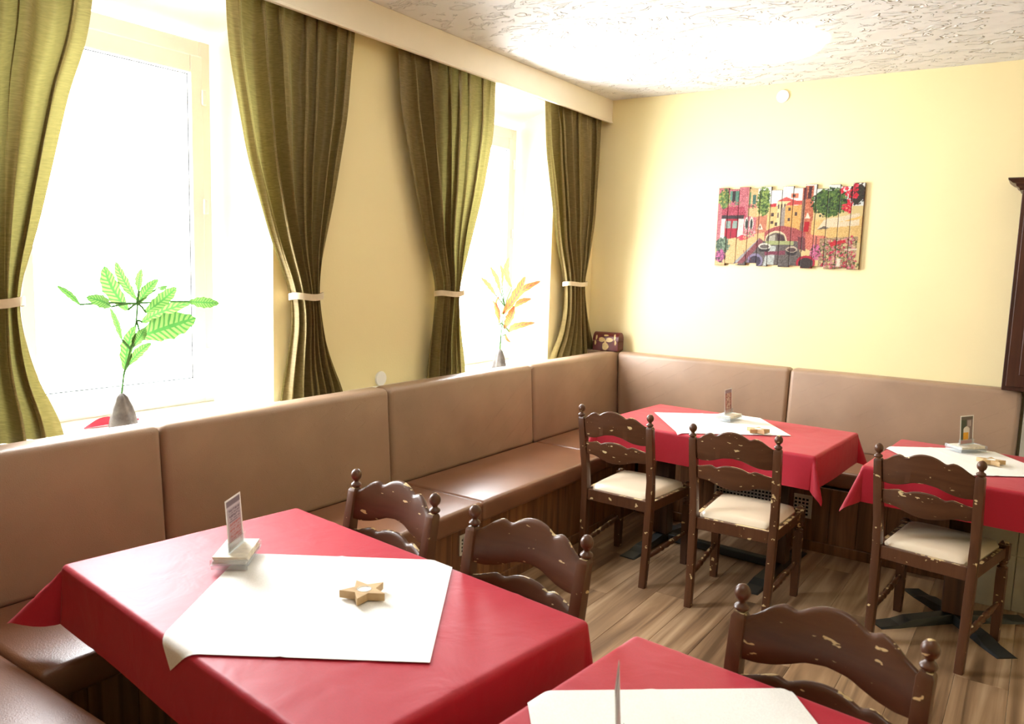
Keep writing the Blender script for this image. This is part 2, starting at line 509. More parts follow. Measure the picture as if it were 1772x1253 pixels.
bm = BM(); box(bm, WX - 0.3, RX + 0.1, FY - 0.1, WY + 0.1, CZ, CZ + 0.1)
struct('ceiling', bm, M['ceiling'])
bm = BM(); box(bm, WX - 0.3, RX + 0.1, WY, WY + 0.1, 0, CZ); struct('wall_back', bm, M['wall'])
bm = BM(); box(bm, RX, RX + 0.1, FY, WY, 0, CZ); struct('wall_right', bm, M['wall'])
bm = BM(); box(bm, WX - 0.3, RX + 0.1, FY - 0.1, FY, 0, CZ); struct('wall_front', bm, M['wall'])

# window wall with two splayed recesses
SPL, OTOP, OX = 0.172, 2.80, -3.385
bm = BM()
ys = [FY]
for a, b_ in WIN: ys += [a - SPL, b_ + SPL]
ys += [WY]


def quad(bm, *p):
    return bm.faces.new([bm.verts.new(q) for q in p])


def wall_plane(x, yb, z0, z1):
    for i in range(len(yb) - 1):
        a, b_ = yb[i], yb[i + 1]
        if i % 2 == 0: quad(bm, (x, a, 0), (x, b_, 0), (x, b_, CZ), (x, a, CZ))
        else:
            quad(bm, (x, a, 0), (x, b_, 0), (x, b_, z0), (x, a, z0))
            quad(bm, (x, a, z1), (x, b_, z1), (x, b_, CZ), (x, a, CZ))


wall_plane(WX, ys, SILL - 0.03, OTOP)
ys2 = [FY]
for a, b_ in WIN: ys2 += [a, b_]
ys2 += [WY]
wall_plane(OX, ys2, SILL - 0.03, WTOP)
quad(bm, (WX, FY, CZ), (OX, FY, CZ), (OX, WY, CZ), (WX, WY, CZ))
quad(bm, (WX, FY, 0), (OX, FY, 0), (OX, WY, 0), (WX, WY, 0))
struct('wall_left', bm, M['wall'])
k = 0
for a, b_ in WIN:
    bm = BM()
    z0 = SILL - 0.03
    e = 0.0005
    quad(bm, (WX - e, a - SPL, z0), (OX, a, z0), (OX, a, WTOP), (WX - e, a - SPL, OTOP))
    quad(bm, (WX - e, b_ + SPL, z0), (OX, b_, z0), (OX, b_, WTOP), (WX - e, b_ + SPL, OTOP))
    quad(bm, (WX - e, a - SPL, OTOP), (OX, a, WTOP), (OX, b_, WTOP), (WX - e, b_ + SPL, OTOP))
    quad(bm, (WX - e, a - SPL, z0), (OX, a, z0), (OX, b_, z0), (WX - e, b_ + SPL, z0))
    k += 1
    struct('trim_%d' % k, bm, M['reveal'])
# ledge and sills behind the bench back
bm = BM(); box(bm, WX + 0.0, -2.885, FY, WY, SILL - 0.03, SILL, 0.006)
for a, b_ in WIN:
    vs = [(OX + 0.06, a, SILL - 0.029), (WX + 0.01, a - SPL, SILL - 0.029), (WX + 0.01, b_ + SPL, SILL - 0.029), (OX + 0.06, b_, SILL - 0.029),
          (OX + 0.06, a, SILL), (WX + 0.01, a - SPL, SILL), (WX + 0.01, b_ + SPL, SILL), (OX + 0.06, b_, SILL)]
    hexa(bm, vs)
struct('trim_3', bm, M['white'])


def window(n, a, b_):
    fr = BM(); F0, F1 = GX - 0.03, GX + 0.03
    z0, z1 = SILL, WTOP
    for (p, q_, r, s) in ((a, a + .055, z0, z1), (b_ - .055, b_, z0, z1), (a + .055, b_ - .055, z0, z0 + .055), (a + .055, b_ - .055, z1 - .075, z1)):
        box(fr, F0, F1, p, q_, r, s, 0.004, 1)
    w = struct('window_%d' % n, fr, M['white'])
    sa, sb, sz0, sz1 = a + .05, b_ - .05, z0 + .05, z1 - .07
    bmS = BM(); T0, T1 = GX - 0.015, GX + 0.045
    for (p, q_, r, s) in ((sa, sa + .062, sz0, sz1), (sb - .062, sb, sz0, sz1), (sa + .062, sb - .062, sz0, sz0 + .07), (sa + .062, sb - .062, sz1 - .082, sz1)):
        box(bmS, T0, T1, p, q_, r, s, 0.006, 2)
    obj('sash', bmS, M['white'], w)
    bmG = BM(); box(bmG, GX + 0.008, GX + 0.014, sa + .06, sb - .06, sz0 + .068, sz1 - .08); obj('pane', bmG, M['glass'], w)
    bmK = BM()
    for (p, q_, r, s) in ((sa + .06, sa + .066, sz0 + .07, sz1 - .082), (sb - .066, sb - .06, sz0 + .07, sz1 - .082), (sa + .06, sb - .06, sz0 + .068, sz0 + .074), (sa + .06, sb - .06, sz1 - .086, sz1 - .080)):
        box(bmK, GX + 0.015, GX + 0.022, p, q_, r, s)
    obj('gasket', bmK, M['black'], w)
    for hz in (sz0 + 0.18, (sz0 + sz1) / 2 + 0.1, sz1 - 0.18):
        bh = BM(); box(bh, T1 + 0.0, T1 + 0.012, sb - 0.012, sb + 0.012, hz - 0.035, hz + 0.035, 0.004, 1); obj('hinge', bh, M['plastic'], w)
    bh = BM(); box(bh, T1, T1 + 0.01, sa + .015, sa + .045, 1.62, 1.72, 0.004, 1); box(bh, T1 + .01, T1 + .03, sa + .02, sa + .04, 1.66, 1.80, 0.005, 2); obj('window_handle', bh, M['white'], w)


for i, (a, b_) in enumerate(WIN): window(i + 1, a, b_)

# pelmet board in front of the curtain rail
bm = BM(); box(bm, -2.968, -2.95, FY, WY, 2.762, CZ, 0.003, 1); box(bm, -2.950, -2.944, FY, WY, 2.762, 2.775, 0.002, 1)
box(bm, WX, -2.968, FY, WY, CZ - 0.02, CZ - 0.001)
struct('trim_4', bm, M['pelmet'])
bm = BM(); box(bm, -3.022, -3.0, FY + .02, WY - .01, 2.80, 2.815, 0.002, 1); box(bm, -3.022, -3.0, FY + .02, WY - .01, 2.815, CZ - .02)
tag(obj('curtain_rail', bm, M['white']), 'white curtain rail hidden behind the long pelmet board', 'curtain rail')


# ================================================================== CURTAINS
def curtain(left_px, right_px, tie_py, seed, label, left_mirror=None, nfold=7):
    rng = random.Random(seed)
    X0 = -3.0

    def cv(pts):
        out = []
        for (a, b) in pts:
            p = on_x(a, b, X0); out.append((p.z, p.y))
        out.sort(); return [o[0] for o in out], [o[1] for o in out]
    rz, ry = cv(right_px)
    if left_mirror is None: lz, ly = cv(left_px)
    else: lz, ly = left_mirror
    tie_px = right_px[0] if left_px is None else left_px[0]
    tz = on_x((right_px[4][0]), tie_py, X0).z
    NU, NV = 130, 70
    zt, zb = 2.805, SILL + 0.004
    ph = [rng.uniform(-.5, .5) for _ in range(8)]
    verts, faces = [], []

    def sm(xs, ys, z):   # lightly smoothed outline
        return sum(interp(xs, ys, z + d) for d in (-.08, -.05, -.025, 0, .025, .05, .08)) / 7
    for j in range(NV + 1):
        v = j / NV; z = zt + (zb - zt) * v
        yl, yr = sm(lz, ly, z), sm(rz, ry, z)
        near = math.exp(-((z - tz) / 0.22) ** 2)
        top = math.exp(-((zt - z) / 0.14) ** 2)
        low = max(0.0, (tz - z)) / (tz - zb)
        for i in range(NU + 1):
            u = i / NU
            uw = u + 0.035 * math.sin(2 * PI * (1.3 * u + ph[0]) + 1.5 * v) + 0.02 * math.sin(2 * PI * (3.1 * u + ph[1]) + 3 * v)
            a = 2 * PI * (nfold * uw + ph[2])
            s = math.sin(a) + 0.45 * math.sin(2 * a + 1.1 + ph[3] * 3) + 0.35 * math.sin(0.5 * a + ph[4] * 6 + 2 * v)
            fine = math.sin(2 * PI * 19 * u + ph[5] * 9)
            edge = 1 - math.exp(-(min(u, 1 - u) / 0.09) ** 2)
            amp = edge * 0.045 * (1 - 0.35 * near) * (1 - 0.55 * top) + 0.012 * low
            x = X0 - 0.004 + amp * 1.12 * math.tanh(1.5 * s) * (0.72 + 0.28 * math.sin(2.3 * PI * u + ph[7] * 6)) + 0.007 * fine * top + 0.0025 * math.sin(2 * PI * 13 * u + 9 * v + ph[6] * 7)
            # the bundle is rounded where the tape holds it
            x += near * 0.035 * (1 - (2 * u - 1) ** 2) - 0.008
            x = max(WX + 0.006, min(x, -2.972 if z > 2.74 else -2.90))
            y = yl + (yr - yl) * (u + edge * 0.034 * math.cos(a + 0.5))
            zz = z
            if j == NV: zz = zb
            verts.append((x, y, zz))
    for j in range(NV):
        for i in range(NU):
            p = j * (NU + 1) + i
            faces.append((p, p + 1, p + NU + 2, p + NU + 1))
    me = D.meshes.new('curtain'); me.from_pydata(verts, [], faces)
    for p in me.polygons: p.use_smooth = True
    o = obj('curtain', me, M['curtain'])
    tag(o, label, 'curtain', 'olive curtains on the window wall')
    # tape band around the bundle
    yl, yr = sm(lz, ly, tz) - 0.006, sm(rz, ry, tz) + 0.006
    bt = BM(); cy, hw = (yl + yr) / 2, (yr - yl) / 2
    seg = 40; rings = []
    for zz in (tz - 0.016, tz + 0.016):
        rings.append([bt.verts.new((-2.998 + 0.062 * math.sin(2 * PI * k / seg), cy + hw * math.cos(2 * PI * k / seg), zz + 0.004 * math.sin(2 * PI * k / seg * 3))) for k in range(seg)])
    for k in range(seg): bt.faces.new((rings[0][k], rings[0][(k + 1) % seg], rings[1][(k + 1) % seg], rings[1][k]))
    t = obj('tieback', bt, M['tie'], o, smooth=True)
    t['label'] = 'beige tape tieback'
    # hook in the wall that holds the tape
    return o


curtain(None, [(165, -40), (165, 0), (150, 90), (128, 140), (36, 518), (100, 260), (70, 390), (40, 490), (37, 545), (60, 640), (100, 715), (118, 752)],
        522, 3, 'olive curtain on the side of the green potted plant farther from the corner chest',
        left_mirror=([0.95, 1.2, 1.46, 1.8, 2.4, 2.8], [0.90, 1.02, 1.12, 0.98, 0.86, 0.84]), nfold=5)
curtain([(393, 0), (400, 90), (430, 270), (470, 410), (505, 505), (510, 560), (498, 640), (488, 698)],
        [(617, 60), (605, 200), (580, 350), (560, 450), (552, 510), (563, 580), (580, 640), (598, 680)], 512, 11,
        'olive curtain with a bright inner edge between the green plant and round wall cover')
curtain([(693, 90), (697, 180), (712, 270), (735, 400), (757, 497), (752, 560), (746, 610), (742, 655)],
        [(861, 145), (858, 230), (840, 330), (815, 430), (797, 503), (798, 540), (803, 590), (808, 645)], 507, 5,
        'dark olive curtain between the round wall cover and the orange plant')
curtain([(945, 178), (948, 260), (957, 340), (965, 420), (978, 487), (978, 540), (970, 585), (953, 622)],
        [(1042, 210), (1040, 280), (1033, 380), (1022, 450), (1010, 491), (1015, 530), (1024, 580), (1032, 608)], 491, 21,
        'olive curtain in the corner beside the small domed chest')


# ================================================================== BENCHES
def cushion(x0, x1, y0, y1, z0, z1, bev=0.03, lean=None, slant=0.0):
    """rounded block; lean = (dx, dy) moves the front upper edge back"""
    bm = BM()
    pts = [[x0, y0, z0], [x1, y0, z0], [x1, y1, z0], [x0, y1, z0], [x0, y0, z1], [x1, y0, z1], [x1, y1, z1], [x0, y1, z1]]
    if lean == 'x':      # front face on +x
        pts[5][0] -= 0.035; pts[6][0] -= 0.035
    if lean == 'y-':     # front face on -y
        pts[4][1] += 0.035; pts[5][1] += 0.035
    pts[4][0] -= slant; pts[7][0] -= slant   # follows a leaning neighbour
    hexa(bm, pts, bev, 4)
    return bm


BZ, BT = 0.50, 1.0      # bench seat and back heights
lb = thing('wall_bench', 'long upholstered corner bench wing running below the windows', 'bench', (-2.45, 3.0, 0))
bb_ = thing('wall_bench', 'upholstered bench wing along the cream back wall under the canal picture', 'bench', (-1.3, 5.25, 0))
wb_ = thing('wall_bench', 'short brown leather bench wing behind the table with the star and leaning card', 'bench', (-1.7, 0.6, 0))


def part(name, bm, mat, t, smooth=False):
    bm.transform(Matrix.Translation(-Vector(t.location)))
    return obj(name, bm, mat, t, smooth)


G = 0.0015
yseam = [0.36, 1.70, 2.957, 4.309, 5.645]
for a, b_ in zip(yseam, yseam[1:]):
    part('back_cushion', cushion(-2.875, -2.715, a + G, b_ - G, BZ - 0.02, BT, 0.03, 'x'), M['back'][1], lb, True)
sseam = [0.97, 1.75, 3.02, 4.31, 5.475]
for a, b_ in zip(sseam, sseam[1:]):
    part('seat_cushion', cushion(-2.715, -2.182, a + G, b_ - G, 0.395, BZ, 0.022), M['seat'], lb, True)
for a, b_ in ((-2.713, -1.43), (-1.43, -0.085)):
    part('back_cushion', cushion(a + G, b_ - G, 5.475, 5.64, BZ - 0.02, BT, 0.03, 'y-', 0.035 if a < -2 else 0.0), M['back'][0], bb_, True)
for a, b_ in ((-2.18, -1.43), (-1.43, -0.25)):
    part('seat_cushion', cushion(a + G, b_ - G, 4.84, 5.474, 0.395, BZ, 0.022), M['seat'], bb_, True)
part('seat_cushion', cushion(-2.71, -1.1, 0.42, 0.968, 0.395, BZ, 0.022), M['seat'], wb_, True)
part('back_cushion', cushion(-2.71, -1.1, 0.26, 0.418, BZ - 0.02, BT, 0.03), M['back'][0], wb_, True)
# carcass behind the boards
part('carcass', box(BM(), -2.86, -2.235, 0.30, 5.47, 0.0, 0.394), M['dark'], lb)
part('carcass', box(BM(), -2.222, -0.262, 4.825, 5.62, 0.0, 0.394), M['dark'], bb_)
part('carcass', box(BM(), -2.222, -1.12, 0.30, 0.905, 0.0, 0.394), M['dark'], wb_)


def boards(t, along, p0, p1, face, sign, w=0.155):
    x = p0
    while x < p1 - 0.01:
        e = min(x + w, p1)
        d0, d1 = sorted((face, face - sign * 0.016))
        if along == 'y': bm = box(BM(), d0, d1, x + 0.0008, e - 0.0008, 0.062, 0.394, 0.0012, 1)
        else: bm = box(BM(), x + 0.0008, e - 0.0008, d0, d1, 0.062, 0.394, 0.0012, 1)
        part('board', bm, M['board'], t)
        x = e
    d0, d1 = sorted((face + sign * 0.004, face - sign * 0.016))
    part('skirting', box(BM(), *((d0, d1, p0, p1) if along == 'y' else (p0, p1, d0, d1)), 0.0, 0.061, 0.003, 1), M['board'], t)


boards(lb, 'y', 0.96, 4.80, -2.215, 1)
boards(bb_, 'x', -2.2, -0.262, 4.808, -1)
boards(wb_, 'x', -2.2, -1.12, 0.922, 1)


def grille(t, along, p0, p1, face, sign, z0, z1, nr, nc):
    """perforated plate: frame bars leave real slots over a dark backing"""
    bm = BM(); f0, f1 = sorted((face + sign * 0.0005, face + sign * 0.006))
    bo = 0.014

    def pb(a, b_, c, d_):
        if along == 'y': box(bm, f0, f1, a, b_, c, d_)
        else: box(bm, a, b_, f0, f1, c, d_)
    pb(p0, p1, z0, z0 + bo); pb(p0, p1, z1 - bo, z1); pb(p0, p0 + bo, z0 + bo, z1 - bo); pb(p1 - bo, p1, z0 + bo, z1 - bo)
    cw, rh = (p1 - p0 - 2 * bo) / nc, (z1 - z0 - 2 * bo) / nr
    for i in range(nc): pb(p0 + bo + (i + .72) * cw, p0 + bo + (i + 1) * cw, z0 + bo, z1 - bo)
    for j in range(nr): pb(p0 + bo, p1 - bo, z0 + bo + (j + .62) * rh, z0 + bo + (j + 1) * rh)
    g = part('vent_grille', bm, M['grille'], t); g['label'] = 'pale metal ventilation grille'
    bk = BM(); e0, e1 = sorted((face + sign * 0.0002, face + sign * 0.0012))
    if along == 'y': box(bk, e0, e1, p0 + .005, p1 - .005, z0 + .005, z1 - .005)
    else: box(bk, p0 + .005, p1 - .005, e0, e1, z0 + .005, z1 - .005)
    part('grille_backing', bk, M['dark'], t)


grille(bb_, 'x', -1.66, -1.06, 4.808, -1, 0.195, 0.335, 5, 26)
gp = on_x(794, 945, -2.215)
grille(lb, 'y', gp.y, gp.y + 0.14, -2.215, 1, gp.z - 0.05, gp.z + 0.05, 4, 6)


# ================================================================== TABLES
def drape(L2, W2, x, y, lift, drop_r=0.012, flare=0.05, ear=0.42, seed=0):
    """flat cloth point (x, y) in table axes -> local point hanging over the table edge"""
    a, b_ = max(0.0, abs(x) - L2), max(0.0, abs(y) - W2)
    sx, sy = (1 if x > 0 else -1), (1 if y > 0 else -1)
    bx, by = max(-L2, min(L2, x)), max(-W2, min(W2, y))
    if a == 0 and b_ == 0: return Vector((x, y, lift))
    r = math.hypot(a, b_); phi = math.atan2(b_, a)
    s2 = math.sin(2 * phi) ** 2
    wave = 0.35 * math.sin(9.0 * (bx * (b_ > 0) + by * (a > 0)) + seed)
    e_ = ear[(sx, sy)] if isinstance(ear, dict) else ear
    g = flare * (1 + wave) + (e_ - flare) * s2
    g = min(g, 0.8)
    R = drop_r + lift
    arc = R * PI / 2
    if r < arc:
        th = r / R; out, dn = R * math.sin(th), R * (1 - math.cos(th))
    else:
        rr = r - arc
        out, dn = R + rr * g, R + rr * math.sqrt(1 - g * g)
    return Vector((bx + sx * out * math.cos(phi), by + sy * out * math.sin(phi), lift - dn))


def cloth_mesh(name, L2, W2, ux, uy, cx, cy, rot, lift, n=64, seed=0, ear=0.42, flare=0.05, thick=0.0018, crease=None):
    """rectangle half sizes ux, uy centred cx, cy turned by rot in table axes"""
    c, s = math.cos(rot), math.sin(rot)

    def line(h, edge):
        base = list(np.linspace(-h, h, n))
        if edge is not None:
            for e in (edge - .0, edge + .006, edge + .012, edge + .018, edge + .024, edge + .03): base += [e, -e]
        return sorted(set(round(v, 5) for v in base if abs(v) <= h + 1e-6))
    al = rot == 0 and cx == 0 and cy == 0
    us, vs = line(ux, L2 if al else None), line(uy, W2 if al else None)
    rng = random.Random(seed)
    verts = []
    for v in vs:
        for u in us:
            x, y = cx + u * c - v * s, cy + u * s + v * c
            p = drape(L2, W2, x, y, lift, seed=seed, ear=ear, flare=flare)
            # pressed fold lines stand a little proud
            if crease:
                for (axis, pos) in crease:
                    q_ = u if axis == 0 else v
                    p.z += 0.0022 * math.exp(-((q_ - pos) / 0.006) ** 2)
            verts.append(p)
    nu = len(us)
    faces = [(j * nu + i, j * nu + i + 1, (j + 1) * nu + i + 1, (j + 1) * nu + i) for j in range(len(vs) - 1) for i in range(nu - 1)]
    me = D.meshes.new(name); me.from_pydata(verts, [], faces)
    for p in me.polygons: p.use_smooth = True
    return me


TH = 0.757    # table top height


def foot_arm(bm, p, q_, w=0.055, h=0.03, flat=0.11):
    """cast iron arm from centre p to toe q with a flat bevelled toe"""
    p, q_ = Vector(p), Vector(q_); d = (q_ - p); ln = d.length; d.normalize(); n = Vector((-d.y, d.x, 0))
    prof = [(0, h + 0.016, 0.7), (ln - flat - 0.05, h, 1.0), (ln - flat + 0.01, 0.012, 1.15), (ln, 0.006, 1.15)]
    top, bot = [], []
    for (s, z, k) in prof:
        c = p + d * s
        top.append([bm.verts.new(c + n * w / 2 * k * 0.8 + Vector((0, 0, z))), bm.verts.new(c - n * w / 2 * k * 0.8 + Vector((0, 0, z)))])
        bot.append([bm.verts.new(c + n * w / 2 * k), bm.verts.new(c - n * w / 2 * k)])
    for i in range(len(prof) - 1):
        bm.faces.new((top[i][0], top[i][1], top[i + 1][1], top[i + 1][0]))
        bm.faces.new((bot[i][0], bot[i + 1][0], bot[i + 1][1], bot[i][1]))
        bm.faces.new((top[i][0], top[i + 1][0], bot[i + 1][0], bot[i][0]))
        bm.faces.new((top[i][1], bot[i][1], bot[i + 1][1], top[i + 1][1]))
    bm.faces.new((top[0][0], bot[0][0], bot[0][1], top[0][1])); bm.faces.new((top[-1][0], top[-1][1], bot[-1][1], bot[-1][0]))


def table(loc, rot, Lx, Wy, kind, label, cloth_label, seed, over=0.18, ear=0.42, bx=0.36, by=0.0, arms=None):
    t = thing('dining_table', label, 'table', (loc[0], loc[1], 0), rot, 'dining tables')
    obj('table_top', box(BM(), -Lx / 2, Lx / 2, -Wy / 2, Wy / 2, TH - 0.03, TH, 0.004, 2), M['column'], t)
    if kind == 'H':
        for s in (-1, 1):
            x = s * bx
            bm = BM(); foot_arm(bm, (x, by, 0), (x, 0.36, 0), 0.085); foot_arm(bm, (x, by, 0), (x, -0.44, 0), 0.085); obj('foot', bm, M['black'], t)
            obj('column', box(BM(), x - 0.045, x + 0.045, by - 0.045, by + 0.045, 0.047, TH - 0.05, 0.006, 2), M['column'], t)
            obj('top_plate', box(BM(), x - 0.03, x + 0.03, -0.25, 0.25, TH - 0.05, TH - 0.03), M['black'], t)
        obj('cross_beam', box(BM(), -bx + .05, bx - .05, by - 0.025, by + 0.025, 0.004, 0.05, 0.006, 2), M['black'], t)
    else:
        for q_ in arms or ((0.27, 0.27), (0.27, -0.27), (-0.27, 0.27), (-0.27, -0.27)):
            bm = BM(); foot_arm(bm, (q_[0] * .06, by + (q_[1] - by) * .06, 0), (q_[0], q_[1], 0), 0.085); obj('foot', bm, M['black'], t)
        obj('column', box(BM(), -0.055, 0.055, by - 0.055, by + 0.055, 0.05, TH - 0.05, 0.006, 2), M['column'], t)
        obj('top_plate', box(BM(), -0.2, 0.2, -0.2, 0.2, TH - 0.05, TH - 0.03), M['black'], t)
    me = cloth_mesh('tablecloth', Lx / 2, Wy / 2, Lx / 2 + over, Wy / 2 + over, 0, 0, 0, 0.004, 70, seed, ear, crease=[(0, 0.0), (0, Lx / 4 + .1), (0, -Lx / 4 - .1), (1, 0.0)])
    c = obj('tablecloth', me, M['red_cloth']); c.location = (loc[0], loc[1], TH); c.rotation_euler = (0, 0, rot)
    tag(c, cloth_label, 'tablecloth', 'red tablecloths')
    return t


def overcloth(tloc, trot, Lx, Wy, cw, rot_w, size, label, seed):
    """white square laid askew on the red cloth; cw = centre, rot_w = turn, both in room axes"""
    d = Vector((cw[0] - tloc[0], cw[1] - tloc[1])); c, s = math.cos(-trot), math.sin(-trot)
    lx, ly = d.x * c - d.y * s, d.x * s + d.y * c
    me = cloth_mesh('overcloth', Lx / 2, Wy / 2, size[0] / 2, size[1] / 2, lx, ly, rot_w - trot, 0.0085, 56, seed, 0.2, 0.06, crease=[(0, -0.02)])
    o = obj('overcloth', me, M['white_cloth']); o.location = (tloc[0], tloc[1], TH); o.rotation_euler = (0, 0, trot)
    tag(o, label, 'tablecloth', 'white square overcloths')


R = math.radians
TF = ((-1.574, 1.388), R(-6.9), 1.262, 0.754)
TB = ((-1.481, 4.409), R(-3.6), 1.228, 0.76)
TR = ((-0.235, 4.325), R(-3.6), 0.78, 0.79)
TN = ((-0.402, 1.178), R(-5.8), 0.80, 0.95)
table(*TF, 'H', 'long dining table by the window bench with a lettered card and two chairs', 'red tablecloth with a broad pale sheen below the plant window', 1, 0.18, {(-1, -1): 0.72, (-1, 1): 0.45, (1, 1): 0.18, (1, -1): 0.3}, bx=0.30, by=-0.12)
table(*TB, 'H', 'long dining table in the bench corner with two cream-seated chairs', 'red tablecloth on the corner table hanging in a point over the wall grille', 2)
table(*TR, 'X', 'dining table on a four-armed iron foot beside the tiled plinth', 'red tablecloth on the table beside the tiled plinth', 4, by=-0.075, arms=((.25, -.35), (-.285, -.385), (-.245, .205), (.265, .18)))
table(*TN, 'X', 'dining table with an edge-on card stand, next to the chair with scratched slats', 'red tablecloth next to the chair with scratched slats', 6, 0.18, 0.10)
overcloth(*TF, (-1.497, 1.363), R(33.5), (0.635, 0.61), 'white square cloth under the wooden star by the leaning card', 3)
overcloth(*TB, (-1.535, 4.44), R(36), (0.63, 0.60), 'white square cloth on the corner table below the canal picture', 5)
overcloth(*TR, (-0.27, 4.38), R(35), (0.56, 0.56), 'white square cloth under the beer mug card', 7)
overcloth(*TN, (-0.43, 1.27), R(38.5), (0.57, 0.57), 'white square cloth next to the chair with scratched slats', 9)


# ================================================================== CHAIRS
def slat_outline(kind):
    us = np.linspace(-1, 1, 49)
    if kind == 'top':
        xs = [0, .12, .25, .36, .42, .47, .52, .60, .72, .86, 1.0]
        ztop = [.915, .913, .905, .893, .886, .889, .897, .896, .885, .864, .850]
        xb = [0, .25, .45, .6, .8, 1.0]; zbot = [.787, .781, .766, .757, .752, .755]
    else:
        xs = [0, .12, .25, .36, .42, .47, .52, .60, .72, .86, 1.0]
        ztop = [.747, .746, .741, .733, .727, .729, .737, .736, .729, .721, .717]
        xb = [0, .2, .4, .55, .7, .85, 1.0]; zbot = [.630, .633, .642, .652, .657, .655, .660]
    t = [interp(xs, ztop, abs(u)) for u in us]; b_ = [interp(xb, zbot, abs(u)) for u in us]
    k = np.array([.25, .5, .25])
    t[1:-1] = list(np.convolve(t, k, 'valid')); b_[1:-1] = list(np.convolve(b_, k, 'valid'))
    return us, t, b_


def post_y(z):
    """rear post: upright to the seat, then leaning back"""
    return interp([0, 0.2, 0.44, 0.56, 0.925], [-0.232, -0.216, -0.206, -0.214, -0.278], z)


